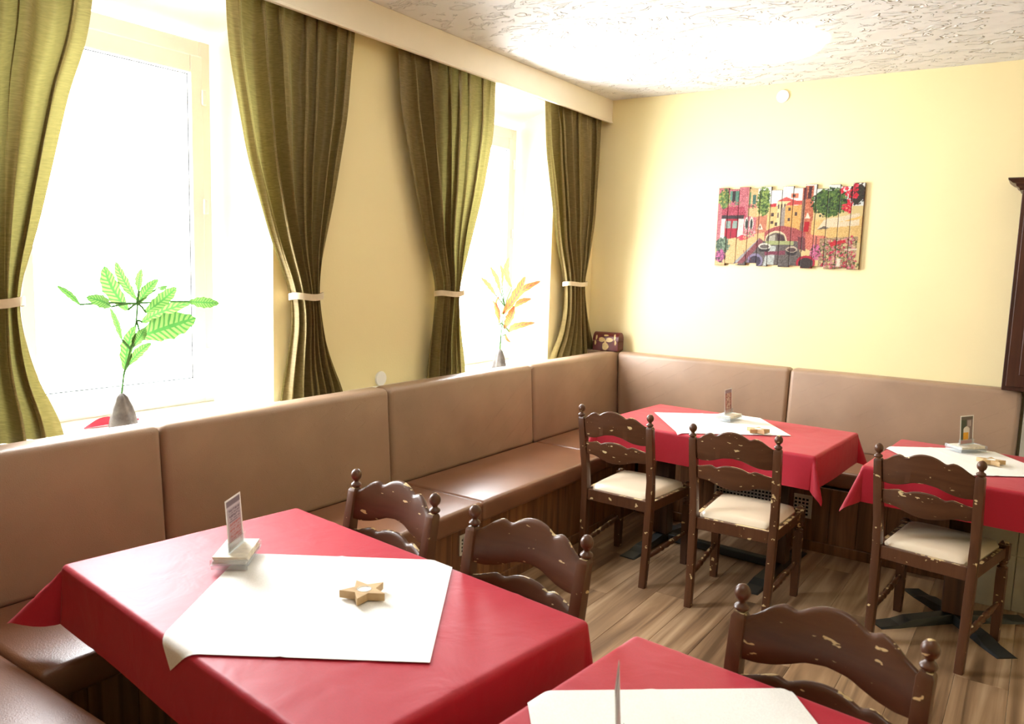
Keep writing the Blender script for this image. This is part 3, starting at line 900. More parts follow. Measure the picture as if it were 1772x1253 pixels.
def make_chair():
    c = thing('dining_chair', 'x', 'chair')
    for s in (-1, 1):
        px = 0.2
        bm = BM(); zs = [0, .2, .36, .44, .5, .56, .65, .75, .848, .858]
        sweep_rect(bm, [(s * interp([0, .45, .9], [.186, .192, px], z), post_y(z), z) for z in zs], [.0175] * 9 + [.012], [.0185, .02, .022, .022, .021, .02, .019, .018, .0175, .012])
        bmesh.ops.bevel(bm, geom=[e for e in bm.edges if abs(e.verts[0].co.z - e.verts[1].co.z) > 0.03], offset=0.004, segments=2, profile=0.5, affect='EDGES')
        p = obj('rear_post', bm, M['chair'], c, True)
        bm = BM(); z0 = .856
        prof = [(.0, 0), (.011, 0), (.011, .003), (.0165, .007), (.0185, .012), (.0165, .017), (.010, .021), (.0085, .025), (.010, .029), (.0155, .034), (.0185, .042), (.019, .049), (.016, .058), (.010, .065), (.004, .068), (0, .069)]
        lathe(bm, [(r, z0 + z) for r, z in prof], s * px, post_y(.89), 16)
        obj('finial', bm, M['slat'], p, True)
        # front leg: square block, turned neck, tapering square shaft
        bm = BM(); fx, fy = s * 0.212, 0.228
        sweep_rect(bm, [(fx, fy, z) for z in (0, .10, .30, .345)], [.0165, .0185, .0205, .019], [.0165, .0185, .0205, .019])
        lathe(bm, [(.019, .343), (.022, .349), (.0225, .354), (.015, .360), (.014, .366), (.021, .374), (.0215, .379), (.017, .385)], fx, fy, 16)
        sweep_rect(bm, [(fx, fy, z) for z in (.384, .392, .462)], [.019, .022, .022], [.019, .022, .022])
        lathe(bm, [(.018, .461), (.0185, .468), (.013, .474), (0, .477)], fx, fy, 14)
        obj('front_leg', bm, M['chair'], c, True)
        # turned side stretcher
        bm = BM(); a, b_ = Vector((s * 0.189, post_y(.16), .150)), Vector((fx, fy, .185))
        ts = [0, .08, .2, .3, .33, .36, .39, .42, .5, .58, .61, .64, .67, .7, .8, .92, 1]
        rs = [.008, .009, .012, .0145, .011, .0155, .0155, .011, .0155, .011, .0155, .0155, .011, .0145, .012, .009, .008]
        tube(bm, [a.lerp(b_, t) for t in ts], rs, 10); obj('stretcher', bm, M['chair'], c, True)
        # side seat rail
        bm = BM(); x0, x1 = s * .192, s * .212
        i0, i1 = (-.011, .011)
        hexa(bm, [(x0 + i0, -.19, .40), (x0 + i1, -.19, .40), (x1 + i1, .21, .40), (x1 + i0, .21, .40), (x0 + i0, -.19, .452), (x0 + i1, -.19, .452), (x1 + i1, .21, .452), (x1 + i0, .21, .452)], .003, 1)
        obj('seat_rail', bm, M['chair'], c, True)
    obj('seat_rail', box(BM(), -.175, .175, -.221, -.197, .395, .455, .003, 1), M['chair'], c)
    obj('seat_rail', box(BM(), -.194, .194, .216, .240, .395, .452, .003, 1), M['chair'], c)
    # padded seat
    nx, ny = 20, 20; verts = []; faces = []
    y0, y1 = -.196, .232
    for j in range(ny + 1):
        for i in range(nx + 1):
            u, v = i / nx * 2 - 1, j / ny * 2 - 1
            y = y0 + (y1 - y0) * (v + 1) / 2
            hw = .178 + (.200 - .178) * (v + 1) / 2
            k = max(0.0, (1 - abs(u) ** 5)) * max(0.0, (1 - abs(v) ** 5))
            corner = max(0, abs(u) * abs(v) - .82) * .1
            verts.append((u * (hw - corner), y - corner * v, .456 + .030 * k ** .42 + .008 * (1 - u * u) * (1 - v * v)))
    nb = len(verts)
    for j in range(ny):
        for i in range(nx):
            p = j * (nx + 1) + i; faces.append((p, p + 1, p + nx + 2, p + nx + 1))
    ring = [j * (nx + 1) for j in range(ny + 1)] + [ny * (nx + 1) + i for i in range(1, nx + 1)] + [j * (nx + 1) + nx for j in range(ny - 1, -1, -1)] + [i for i in range(nx - 1, 0, -1)]
    for r_ in ring: verts.append((verts[r_][0], verts[r_][1], .443))
    m_ = len(ring)
    for k in range(m_): faces.append((ring[k], ring[(k + 1) % m_], nb + (k + 1) % m_, nb + k))
    faces.append(tuple(nb + k for k in range(m_)))
    me = D.meshes.new('seat'); me.from_pydata(verts, [], faces)
    bmx = BM(); bmx.from_mesh(me); D.meshes.remove(me)
    o = obj('seat', bmx, M['cream'], c, True); o['label'] = 'cream padded seat'
    # two shaped back slats, bowed backwards
    for kind in ('top', 'low'):
        us, t, b_ = slat_outline(kind); bm = BM(); rows = []
        HX, TK = .186, .009
        for u, zt, zb in zip(us, t, b_):
            x = u * HX; ring = []
            for dz, dy in ((zb + .003, -TK), (zb, 0), (zb + .003, TK)): pass
            y_off = -0.030 * (1 - u * u)
            pts = [(zb, -TK * .6), (zb + .004, -TK), ((zb + zt) / 2, -TK), (zt - .005, -TK), (zt, -TK * .4), (zt, TK * .2), (zt - .004, TK * .75), (zt - .013, TK), ((zb + zt) / 2, TK), (zb + .010, TK), (zb + .002, TK * .7)]
            rows.append([bm.verts.new((x, post_y(z) + y_off + dy, z)) for z, dy in pts])
        n_ = len(rows[0])
        for a, b2 in zip(rows, rows[1:]):
            for k in range(n_): bm.faces.new((a[k], a[(k + 1) % n_], b2[(k + 1) % n_], b2[k]))
        bm.faces.new(rows[0]); bm.faces.new(rows[-1])
        obj('back_slat', bm, M['slat'], c, True)
    return c


CHAIRS = [
    ((-1.795, 3.905), R(-2), 'cream-seated brown chair at the corner table, nearer the window bench'),
    ((-1.158, 3.832), R(1.5), 'cream-seated brown chair at the corner table, in front of the wall grille'),
    ((-0.315, 3.945), R(-10), 'brown chair with a dull beige seat beside the tiled plinth table'),
    (None, ((-1.75, 1.906), R(-7)), 'brown chair with worn slat edges behind the star table, nearer the window bench'),
    (None, ((-1.182, 1.856), R(-3.2)), 'brown chair behind the star table with pale chipped ball finials, farther from the bench'),
    (None, ((-0.333, 1.762), R(-5.8)), 'brown chair with scratched slats behind the table with the edge-on card'),
]
proto = make_chair()
for i, (loc, rot, label) in enumerate(CHAIRS):
    ch = proto if i == 0 else dup(proto)
    if loc is None:
        (mx_, my_), ang = rot
        rz = PI + ang
        # finial line sits 0.27 behind the chair centre
        loc = (mx_ + 0.272 * -math.sin(rz), my_ + 0.272 * math.cos(rz)); rot = rz
    ch.location = (loc[0], loc[1], 0); ch.rotation_euler = (0, 0, rot)
    ch['label'] = label; ch['group'] = 'brown dining chairs'


# ================================================================== PRINTED GRIDS
def fill_poly(img, pts, col, jit=0.0, rng=None):
    h, w = img.shape[:2]
    P_ = np.array(pts, float); yy, xx = np.mgrid[0:h, 0:w]
    X, Y = xx + .5, yy + .5
    ins = np.zeros((h, w), bool); j = len(P_) - 1
    for i in range(len(P_)):
        xi, yi = P_[i]; xj, yj = P_[j]
        c = ((yi > Y) != (yj > Y)) & (X < (xj - xi) * (Y - yi) / (yj - yi + 1e-9) + xi)
        ins ^= c; j = i
    c = np.array(col, float) / 255.0
    if jit and rng is not None:
        nz = rng.normal(0, jit, (h, w, 1))
        img[ins] = np.clip(c + nz, 0, 1)[ins] if nz.shape[2] == 3 else np.clip(np.broadcast_to(c, img.shape) + nz, 0, 1)[ins]
    else: img[ins] = c


def srgb2lin(a):
    return np.where(a <= 0.04045, a / 12.92, ((a + 0.055) / 1.055) ** 2.4)


def ell(cx, cy, rx, ry, n=20, a0=0, a1=2 * PI):
    return [(cx + rx * math.cos(a0 + (a1 - a0) * k / n), cy + ry * math.sin(a0 + (a1 - a0) * k / n)) for k in range(n + 1)]


def canal_picture():
    """generic canal scene painted on a 300 x 170 raster (no known work)"""
    Wp, Hp = 300, 170
    rng = np.random.default_rng(5)
    im = np.ones((Hp, Wp, 3)) * np.array([226, 206, 150]) / 255
    K = lambda pts: [((x - 100) / 1532 * Wp, (y - 120) / 850 * Hp) for x, y in pts]
    P_ = lambda pts, col, j=.05: fill_poly(im, K(pts), col, j, rng)
    P_([(100, 100), (1640, 100), (1640, 340), (100, 340)], (232, 236, 232), .03)
    # pink house with windows, awning and door
    P_([(100, 100), (545, 100), (545, 720), (100, 720)], (196, 120, 128), .08)
    P_([(440, 100), (545, 100), (545, 450), (440, 430)], (216, 190, 140), .05)
    P_([(235, 165), (330, 165), (330, 300), (235, 300)], (60, 40, 48)); P_([(295, 165), (335, 165), (335, 310), (295, 310)], (96, 140, 120)); P_([(235, 165), (260, 165), (260, 300), (235, 300)], (100, 150, 130))
    P_([(445, 190), (470, 180), (470, 310), (445, 310)], (92, 150, 110)); P_([(490, 210), (525, 210), (525, 310), (490, 310)], (80, 120, 110))
    P_([(150, 330), (400, 330), (430, 440), (150, 440)], (176, 70, 90), .10); P_([(150, 420), (400, 420), (400, 460), (150, 460)], (66, 46, 52))
    P_([(150, 460), (195, 460), (190, 700), (145, 700)], (222, 220, 210)); P_([(345, 460), (405, 460), (400, 690), (340, 690)], (214, 214, 206))
    P_([(195, 460), (345, 460), (340, 695), (188, 695)], (176, 26, 60), .04)
    P_([(203, 478), (258, 478), (256, 560), (200, 560)], (150, 170, 160)); P_([(282, 478), (335, 478), (334, 560), (280, 560)], (150, 170, 160))
    P_([(262, 470), (270, 470), (268, 690), (260, 690)], (110, 10, 36))
    for cx in (435, 490):
        P_(K and ell(cx, 510, 22, 70), (226, 222, 210)); P_(ell(cx, 515, 13, 56), (56, 62, 60))
    # far houses
    P_([(540, 440), (660, 420), (660, 640), (540, 640)], (206, 140, 112), .06); P_([(560, 570), (590, 505), (620, 570)], (236, 226, 206)); P_([(580, 540), (597, 520), (597, 560), (580, 560)], (120, 60, 60))
    P_([(670, 330), (760, 330), (760, 640), (670, 640)], (230, 200, 140)); P_([(680, 305), (750, 300), (745, 340), (680, 340)], (206, 70, 80))
    P_([(760, 280), (920, 270), (920, 640), (760, 640)], (234, 218, 170)); P_([(755, 280), (850, 240), (960, 280)], (216, 100, 96))
    for x in (770, 800, 830): P_([(x, 310), (x + 14, 310), (x + 14, 360), (x, 360)], (110, 90, 90)); P_([(x, 400), (x + 14, 400), (x + 14, 450), (x, 450)], (130, 106, 100))
    P_([(900, 205), (980, 205), (980, 250), (900, 250)], (230, 140, 110)); P_([(915, 215), (945, 215), (945, 240), (915, 240)], (70, 60, 60))
    P_([(845, 330), (1030, 320), (1030, 620), (845, 640)], (226, 180, 110), .05); P_([(840, 325), (910, 278), (1020, 282), (1025, 320)], (212, 96, 90), .05); P_([(800, 360), (845, 330), (845, 560), (800, 560)], (170, 160, 150))
    for (x, y) in ((880, 345), (880, 450), (950, 395), (700, 400), (700, 480), (745, 500)): P_([(x, y), (x + 28, y), (x + 28, y + 36), (x, y + 36)], (96, 76, 70))
    # tall brick house, right
    P_([(1020, 130), (1130, 130), (1150, 640), (1020, 620)], (200, 120, 90), .09); P_([(1030, 140), (1060, 140), (1060, 265), (1030, 265)], (130, 70, 76)); P_([(1080, 135), (1115, 135), (1110, 260), (1076, 260)], (90, 50, 54)); P_([(1020, 270), (1050, 260), (1050, 620), (1015, 620)], (150, 116, 100))
    P_([(1055, 460), (1085, 400), (1115, 460)], (240, 230, 210)); P_([(1055, 488), (1112, 488), (1105, 595), (1050, 595)], (190, 20, 46), .03); P_([(958, 560), (985, 560), (985, 605), (958, 605)], (190, 40, 50))
    # foliage
    def leafy(cx, cy, rx, ry, cols, n, sz=14, base=True):
        n = int(n * 1.6)
        if base and n > 90: P_([(cx + rx * .86 * math.cos(t) * (1 + .12 * math.sin(7 * t)), cy + ry * .86 * math.sin(t) * (1 + .12 * math.sin(5 * t))) for t in np.linspace(0, 2 * PI, 40)], cols[0], .08)
        for _ in range(n):
            a, r_ = rng.uniform(0, 2 * PI), math.sqrt(rng.uniform(0, 1)); col = cols[rng.integers(len(cols))]
            x, y = cx + rx * r_ * math.cos(a), cy + ry * r_ * math.sin(a); s = sz * rng.uniform(.5, 1.1)
            P_([(x - s, y), (x, y - s), (x + s, y), (x, y + s)], col, .03)
    G1 = [(94, 124, 60), (130, 156, 84), (66, 92, 52), (160, 180, 100)]
    leafy(610, 280, 75, 150, G1, 110); leafy(170, 250, 70, 110, G1 + [(190, 170, 90)], 60)
    leafy(1300, 300, 190, 150, [(84, 116, 56), (56, 84, 46), (120, 146, 70), (44, 64, 40)], 230)
    leafy(1560, 220, 90, 110, [(60, 60, 46), (80, 50, 50)], 60)
    for (x, y, r_) in ((1430, 175, 40), (1500, 220, 50), (1540, 160, 30), (1490, 320, 40), (1490, 380, 30), (1450, 350, 30), (1545, 240, 20)):
        leafy(x, y, r_, r_, [(222, 40, 70), (236, 80, 100), (200, 30, 60)], 12, 15)
    leafy(290, 300, 60, 30, [(200, 110, 130), (170, 150, 110)], 30, 10); leafy(490, 330, 50, 20, [(210, 90, 120), (90, 110, 80)], 20, 10)
    # umbrellas and the flower market
    P_([(1130, 480), (1640, 440), (1640, 700), (1130, 680)], (230, 196, 130), .05); P_([(1190, 570), (1260, 470), (1600, 410), (1600, 530), (1380, 545)], (236, 220, 190), .04); P_([(1190, 572), (1260, 535), (1320, 560)], (120, 110, 100)); P_([(1400, 500), (1600, 440), (1600, 470)], (244, 200, 120))
    P_([(1060, 620), (1300, 640), (1300, 860), (1080, 760)], (214, 130, 110), .08)
    P_([(1230, 660), (1600, 640), (1590, 975), (1230, 960)], (176, 150, 116), .12)
    for (x, y) in ((1320, 740), (1420, 720), (1530, 700), (1300, 840), (1400, 830), (1520, 820), (1330, 920), (1450, 930), (1550, 910)):
        leafy(x, y, 70, 60, [(120, 130, 80), (206, 80, 100), (224, 150, 160), (90, 100, 60), (220, 200, 150), (190, 60, 90)], 34, 14, False)
    P_([(1330, 700), (1480, 670), (1490, 700), (1340, 740)], (206, 50, 60), .08); P_([(1480, 760), (1600, 755), (1600, 775), (1480, 780)], (230, 216, 190)); P_([(1410, 860), (1450, 860), (1450, 940), (1410, 940)], (236, 226, 206))
    leafy(1190, 800, 60, 80, [(214, 120, 160), (180, 90, 120), (90, 90, 60)], 60, 12)
    # quay, flowers at the left
    P_([(100, 700), (640, 600), (640, 640), (300, 980), (100, 980)], (226, 194, 140), .05)
    leafy(470, 610, 70, 45, [(214, 100, 130), (120, 150, 100), (230, 180, 180)], 50, 12); leafy(400, 660, 60, 25, [(226, 80, 100), (200, 60, 90)], 26, 12)
    leafy(180, 740, 80, 90, [(96, 116, 92), (70, 96, 76), (140, 160, 130)], 90, 15); leafy(160, 860, 60, 70, [(190, 100, 150), (120, 70, 100), (70, 70, 60)], 60, 12)
    # canal water, bridge and quay wall
    P_([(640, 690), (1000, 690), (1090, 980), (320, 980)], (112, 104, 100), .07); P_([(660, 690), (960, 690), (960, 730), (660, 730)], (176, 184, 130), .05)
    P_([(700, 740), (780, 740), (760, 960), (640, 960)], (190, 196, 190), .08); P_([(650, 800), (880, 790), (880, 830), (660, 840)], (140, 70, 90), .05)
    P_([(590, 660), (640, 690), (420, 930), (310, 930)], (146, 84, 90), .06); P_([(565, 680), (595, 660), (360, 925), (310, 930)], (170, 170, 170), .03)
    P_([(640, 690), (640, 600)] + [(640 + t * 440, 605 - 70 * math.sin(PI * t ** .8)) for t in np.linspace(0, 1, 14)] + [(1080, 690)], (176, 92, 92), .07)
    P_(ell(770, 690, 120, 105, 16, PI, 2 * PI), (230, 216, 180), .02); P_(ell(770, 690, 105, 88, 16, PI, 2 * PI), (124, 112, 100), .05)
    P_([(780, 610), (850, 640), (870, 690), (790, 690)], (80, 56, 58)); P_([(700, 640), (760, 620), (760, 690), (690, 690)], (190, 186, 170))
    P_([(1000, 640), (1080, 660), (1090, 790), (1010, 770)], (130, 70, 78), .05)
    # boats
    for (cx, cy, rx, ry, c1, c2) in ((650, 745, 68, 32, (232, 228, 214), (120, 112, 108)), (945, 775, 62, 30, (206, 190, 170), (96, 76, 76)), (555, 900, 85, 80, (150, 140, 170), (76, 66, 84)), (1100, 910, 100, 78, (186, 40, 70), (70, 56, 54))):
        P_(ell(cx, cy + 30, rx * .9, ry), (56, 50, 52)); P_(ell(cx, cy, rx, ry), c1, .02); P_(ell(cx, cy + 4, rx * .78, ry * .7), c2, .04)
    for x in (420, 445, 470): P_([(x, 790), (x + 7, 790), (x + 40, 900), (x + 33, 900)], (130, 60, 76))
    for x in (1045, 1190): P_([(x, 640), (x + 8, 640), (x + 4, 800), (x - 4, 800)], (110, 70, 70))
    return srgb2lin(np.clip(im, 0, 1)) ** 1.15 * 0.62


PIC = canal_picture()
pl_, pr_ = on_y(1240.5, 392, WY - 0.02).x, on_y(1492, 392, WY - 0.02).x
pz1, pz0 = 2.239, 1.689
pic = thing('picture', 'canal scene painted on thirteen uneven wooden boards on the cream wall', 'picture', ((pl_ + pr_) / 2, WY, pz0))
tops = [-1, 7, -3, 6, -2, 16, -1, 8, -7, 15, -3, 7, -8]; bots = [0, -12, -4, -18, -2, -10, -1, -9, 3, -8, 3, -3, 3]
nP = 13; bw = (pr_ - pl_) / nP
for i in range(nP):
    x0, x1 = pl_ + i * bw + 0.0008, pl_ + (i + 1) * bw - 0.0008
    zt, zb = pz1 - tops[i] * 0.0014, pz0 - bots[i] * 0.0013
    nx, nz = 22, 150; verts, cols, faces = [], [], []
    for j in range(nz + 1):
        for k in range(nx + 1):
            u, v = k / nx, j / nz
            x, z = x0 + (x1 - x0) * u, zb + (zt - zb) * v
            rg = 0.0015 * math.sin(37 * u + i * 5) if j in (0, nz) else 0
            verts.append((x - pic.location.x, -0.022 - (0.0 if 0 < k < nx and 0 < j < nz else -0.002), z - pic.location.z + rg))
            cc = min(299, max(0, int((x - pl_) / (pr_ - pl_) * 300))); rr = min(169, max(0, int((pz1 + .008 - z) / (pz1 - pz0 + .016) * 170)))
            c = PIC[rr, cc]
            if k in (0, nx) or j in (0, nz): c = c * .6
            cols += [c[0], c[1], c[2], 1.0]
    for j in range(nz):
        for k in range(nx):
            p = j * (nx + 1) + k; faces.append((p, p + 1, p + nx + 2, p + nx + 1))
    me = D.meshes.new('painted_board'); me.from_pydata(verts, [], faces)
    at = me.color_attributes.new('print', 'FLOAT_COLOR', 'POINT'); at.data.foreach_set('color', cols)
    me.materials.append(M['painting'])
    bo = obj('painted_board', me, None, pic)
    bk = BM(); box(bk, x0 - pic.location.x, x1 - pic.location.x, -0.0202, -0.001, zb - pic.location.z, zt - pic.location.z)
    obj('board_body', bk, M['board_edge'], bo)


def print_sheet(name, w, h, nx, ny, fn, mat, parent=None, thick=0.0009):
    """upright card centred on x, standing from z = 0, printed on both faces"""
    verts, cols, faces = [], [], []
    for side in (-1, 1):
        b0 = len(verts)
        for j in range(ny + 1):
            for i in range(nx + 1):
                u, v = i / nx, j / ny
                verts.append(((u - .5) * w * -side, side * thick / 2, v * h)); c = fn(u, v); cols += [c[0], c[1], c[2], 1.0]
        for j in range(ny):
            for i in range(nx):
                p = b0 + j * (nx + 1) + i; faces.append((p, p + 1, p + nx + 2, p + nx + 1))
    me = D.meshes.new(name); me.from_pydata(verts, [], faces)
    at = me.color_attributes.new('print', 'FLOAT_COLOR', 'POINT'); at.data.foreach_set('color', cols)
    me.materials.append(mat)
    return obj(name, me, None, parent)


def card_fn(kind):
    rng = np.random.default_rng({'text': 1, 'red': 2, 'mug': 3}[kind])
    nz = rng.uniform(0, 1, (60, 40))

    def fn(u, v):
        if u < .07 or u > .95 or v > .96 or v < .03: return (.78, .78, .77)
        n = nz[int(v * 59), int(u * 39)]
        if kind == 'text':
            if v > .80: return (.16, .13, .16) if (v * 40) % 1 < .6 else (.5, .45, .5)
            if .18 < u < .85 and (v * 26) % 1 < .55 and n > .3: return (.14, .10, .14) if v > .5 else (.36, .12, .12)
            t = v; return (.42 - .05 * t, .30 + .06 * t, .31 + .09 * t)
        if kind == 'red':
            if v > .82: return (.28, .20, .24)
            if .2 < u < .8 and n > .55: return (.65, .50, .40)
            if v < .2: return (.5, .12, .12)
            return (.38, .13, .10) if n > .25 else (.16, .06, .06)
        # foaming mug on a dark label
        if v > .86: return (.12, .10, .09)
        if v < .14: return (.55, .02, .03)
        if .25 < u < .62 and .15 < v < .42: return (.72, .30 + .1 * n, .03)
        if (u - .48) ** 2 / .06 + (v - .48) ** 2 / .02 < 1: return (.66, .62, .56)
        if .60 < u < .72 and .2 < v < .45: return (.5, .46, .42)
        if .5 < u < .8 and .62 < v < .82 and int(u * 30) % 2: return (.5, .42, .42)
        return (.06, .075, .055) if u < .5 else (.22, .17, .17)
    return fn


def card_stand(cx, cy, ang, card_ang, kind, nmats, where, mat_dir=None):
    """clear stand: tray on two feet, slot for the card; beer mats lie in the tray"""
    z = TH + 0.0145
    st = thing('card_stand', 'clear acrylic card and beer mat stand ' + where, 'stand', (cx, cy, z - 0.0015), ang, 'acrylic card stands')
    obj('tray', box(BM(), -.083, .083, -.053, .053, .012, .0145, .001, 1), M['acrylic'], st)
    for s in (-1, 1):
        obj('tray_foot', box(BM(), s * .079 - .0015, s * .079 + .0015, -.05, .05, 0, .0118), M['acrylic'], st)
        obj('tray_rim', box(BM(), s * .0815 - .0015, s * .0815 + .0015, -.053, .053, .0146, .030), M['acrylic'], st)
    ca = card_ang - ang
    d = Vector((math.cos(ca), math.sin(ca), 0)); n = Vector((-d.y, d.x, 0))
    mz = .0160 + nmats * .0042
    for s in (-1, 1):
        bm = BM(); o0 = n * (s * 0.0035) - d * .0
        hexa(bm, [o0 - d * .056 - n * .001 + Vector((0, 0, mz)), o0 + d * .056 - n * .001 + Vector((0, 0, mz)), o0 + d * .056 + n * .001 + Vector((0, 0, mz)), o0 - d * .056 + n * .001 + Vector((0, 0, mz)),
                  o0 - d * .056 - n * .001 + Vector((0, 0, mz + .03)), o0 + d * .056 - n * .001 + Vector((0, 0, mz + .03)), o0 + d * .056 + n * .001 + Vector((0, 0, mz + .03)), o0 - d * .056 + n * .001 + Vector((0, 0, mz + .03))])
        obj('card_slot', bm, M['acrylic'], st)
    cd = print_sheet('card', .104, .150, 26, 44, card_fn(kind), M['print'])
    cd.location = (cx, cy, z + mz + .0005); cd.rotation_euler = (R(-4), 0, card_ang)
    what = {'text': 'upright card with rows of dark lettering ', 'red': 'upright card printed in reddish brown ', 'mug': 'upright card showing a foaming mug '}[kind]
    tag(cd, what + where, 'card')
    rng = random.Random(nmats + int(cx * 100))
    for k in range(nmats):
        o = obj('beer_mat', mat_mesh, None); o.location = (cx, cy, z + .0137 + k * .0042); o.rotation_euler = (0, 0, ang + rng.uniform(-.05, .05))
        tag(o, 'thin beer mat stacked in the stand ' + where, 'beer mat', 'beer mats in the card stands')


bm = BM(); box(bm, -.077, .077, -.047, .047, 0, .004, .0008, 1)
mat_mesh = D.meshes.new('beer_mat'); bmesh.ops.recalc_face_normals(bm, faces=bm.faces[:]); bm.to_mesh(mat_mesh); bm.free(); mat_mesh.materials.append(M['mat_edge'])
card_stand(-1.891, 1.393, R(129), R(120), 'text', 5, 'next to the wooden star on the window table')
card_stand(-1.525, 4.575, R(84), R(86), 'red', 4, 'on the corner table')
card_stand(-0.29, 4.63, R(50), R(60), 'mug', 3, 'on the table beside the tiled plinth')
card_stand(-0.547, 1.180, R(118), R(113), 'text', 4, 'on the table by the scratched chair')


def star(cx, cy, ang, label):
    z = TH + 0.0125
    s = thing('star_candle_holder', label, 'candle holder', (cx, cy, z), ang, 'wooden star candle holders')
    RO, RI, Hs = .064, .030, .020
    out = [((RO if k % 2 == 0 else RI) * math.cos(PI * k / 5), (RO if k % 2 == 0 else RI) * math.sin(PI * k / 5)) for k in range(10)]
    bm = BM(); n = 20; hole = [(.0205 * math.cos(PI * k / 5), .0205 * math.sin(PI * k / 5)) for k in range(10)]
    vo = [bm.verts.new((x, y, 0)) for x, y in out]; vt = [bm.verts.new((x, y, Hs)) for x, y in out]
    hi = [bm.verts.new((x, y, Hs)) for x, y in hole]; hb = [bm.verts.new((x, y, .006)) for x, y in hole]
    for k in range(10):
        k2 = (k + 1) % 10
        bm.faces.new((vo[k], vo[k2], vt[k2], vt[k])); bm.faces.new((vt[k], vt[k2], hi[k2], hi[k])); bm.faces.new((hi[k], hi[k2], hb[k2], hb[k]))
    bm.faces.new(vo[::-1]); bm.faces.new(hb)
    obj('star_body', bm, M['star'], s)
    bm = BM(); lathe(bm, [(0, .0065), (.0185, .0065), (.0187, .0205), (.0178, .0205), (.0176, .0185), (0, .0183)], 0, 0, 24); obj('tea_light', bm, M['candle'], s, True)


star(-1.422, 1.440, R(10), 'pale wooden star with a tea light on the white cloth by the window')
star(-1.27, 4.325, R(30), 'pale wooden star with a tea light on the corner table')
star(-0.165, 4.38, R(20), 'pale wooden star with a tea light beside the beer mug card')


# ================================================================== PLANTS ON THE SILL
def leaf(pts_px, w_px, X, dx, parent, mat, curl):
    a, b_ = on_x(*pts_px[0], X), on_x(*pts_px[1], X + dx)
    ln = (b_ - a).length; scale = (a - CAM).length / FOC * 1.15
    w = w_px * scale / 2
    t = (b_ - a).normalized()
    side = t.cross(Vector((1, 0, 0.15))).normalized()
    nrm = side.cross(t)
    n = 14; verts, faces, uvs = [], [], []
    for j in range(n + 1):
        v = j / n
        ww = w * (math.sin(PI * min(1, v * .93 + .04)) ** .7) * (1 + .10 * math.sin(v * 28))
        if j == n: ww = 0.0004
        c = a + (b_ - a) * v + nrm * (curl * ln * 0.16 * math.sin(PI * v)) + Vector((0, 0, -0.10 * ln * v * v * abs(curl)))
        for i, s in enumerate((-1, -.5, 0, .5, 1)):
            verts.append(c + side * (ww * s) + nrm * (-0.25 * ww * abs(s) + .05 * ww * math.sin(v * 24 + s * 2))); uvs.append((.5 + s / 2, v))
    for j in range(n):
        for i in range(4):
            p = j * 5 + i; faces.append((p, p + 1, p + 6, p + 5))
    P0 = Vector(parent.location)
    me = D.meshes.new('leaf'); me.from_pydata([v - P0 for v in verts], [], faces)
    uv = me.uv_layers.new(name='UVMap')
    for lp in me.loops: uv.data[lp.index].uv = uvs[lp.vertex_index]
    for p in me.polygons: p.use_smooth = True
    o = obj('leaf', me, mat, parent)
    return a


def plant(base_px, stem_px, leaves, mat, label, seed, rb, hb):
    rng = random.Random(seed)
    X = -3.03
    p0 = on_x(*base_px, X); p0.z = SILL
    pl = thing('artificial_plant', label, 'plant', p0)
    bm = BM(); seg = 36; rings = []
    for (r_, z) in ((.98, 0), (1.0, .06), (.94, .2), (.80, .42), (.66, .62), (.46, .82), (.40, .9), (.22, .97), (.14, 1.0)):
        rings.append([bm.verts.new((rb * r_ * (1 + .12 * math.sin(3 * a + seed) + .10 * math.sin(6 * a + 4 * z)) * math.cos(a), rb * r_ * (1 + .10 * math.sin(3 * a + seed + z) + .06 * math.sin(8 * a)) * math.sin(a), z * hb)) for a in [2 * PI * k / seg for k in range(seg)]])
    for a, b_ in zip(rings, rings[1:]):
        for k in range(seg): bm.faces.new((a[k], a[(k + 1) % seg], b_[(k + 1) % seg], b_[k]))
    bm.faces.new(rings[0]); bm.faces.new(rings[-1])
    f = obj('stone_foot', bm, M['stone'], pl, True); f['label'] = 'grey stone-like conical foot'
    st = [on_x(*q_, X) - p0 for q_ in stem_px]
    st[0] = Vector((0, 0, hb * .95))
    bm = BM(); tube(bm, st, [.006, .005, .004, .004][:len(st)] if len(st) <= 4 else .004, 8); obj('stem', bm, M['stem'], pl, True)
    for (a, b_, w) in leaves:
        dx = rng.uniform(-.05, .07)
        root = leaf((a, b_), w, X, dx, pl, mat, rng.choice((-1, 1)) * rng.uniform(.3, 1)) - p0
        near = min(st, key=lambda q_: (q_ - root).length)
        if (near - root).length > .012:
            bm = BM(); tube(bm, [near, near.lerp(root, .5) + Vector((rng.uniform(-.004, .004), 0, .004)), root], .0045, 6); obj('leaf_stalk', bm, M['stem'], pl, True)
    return pl


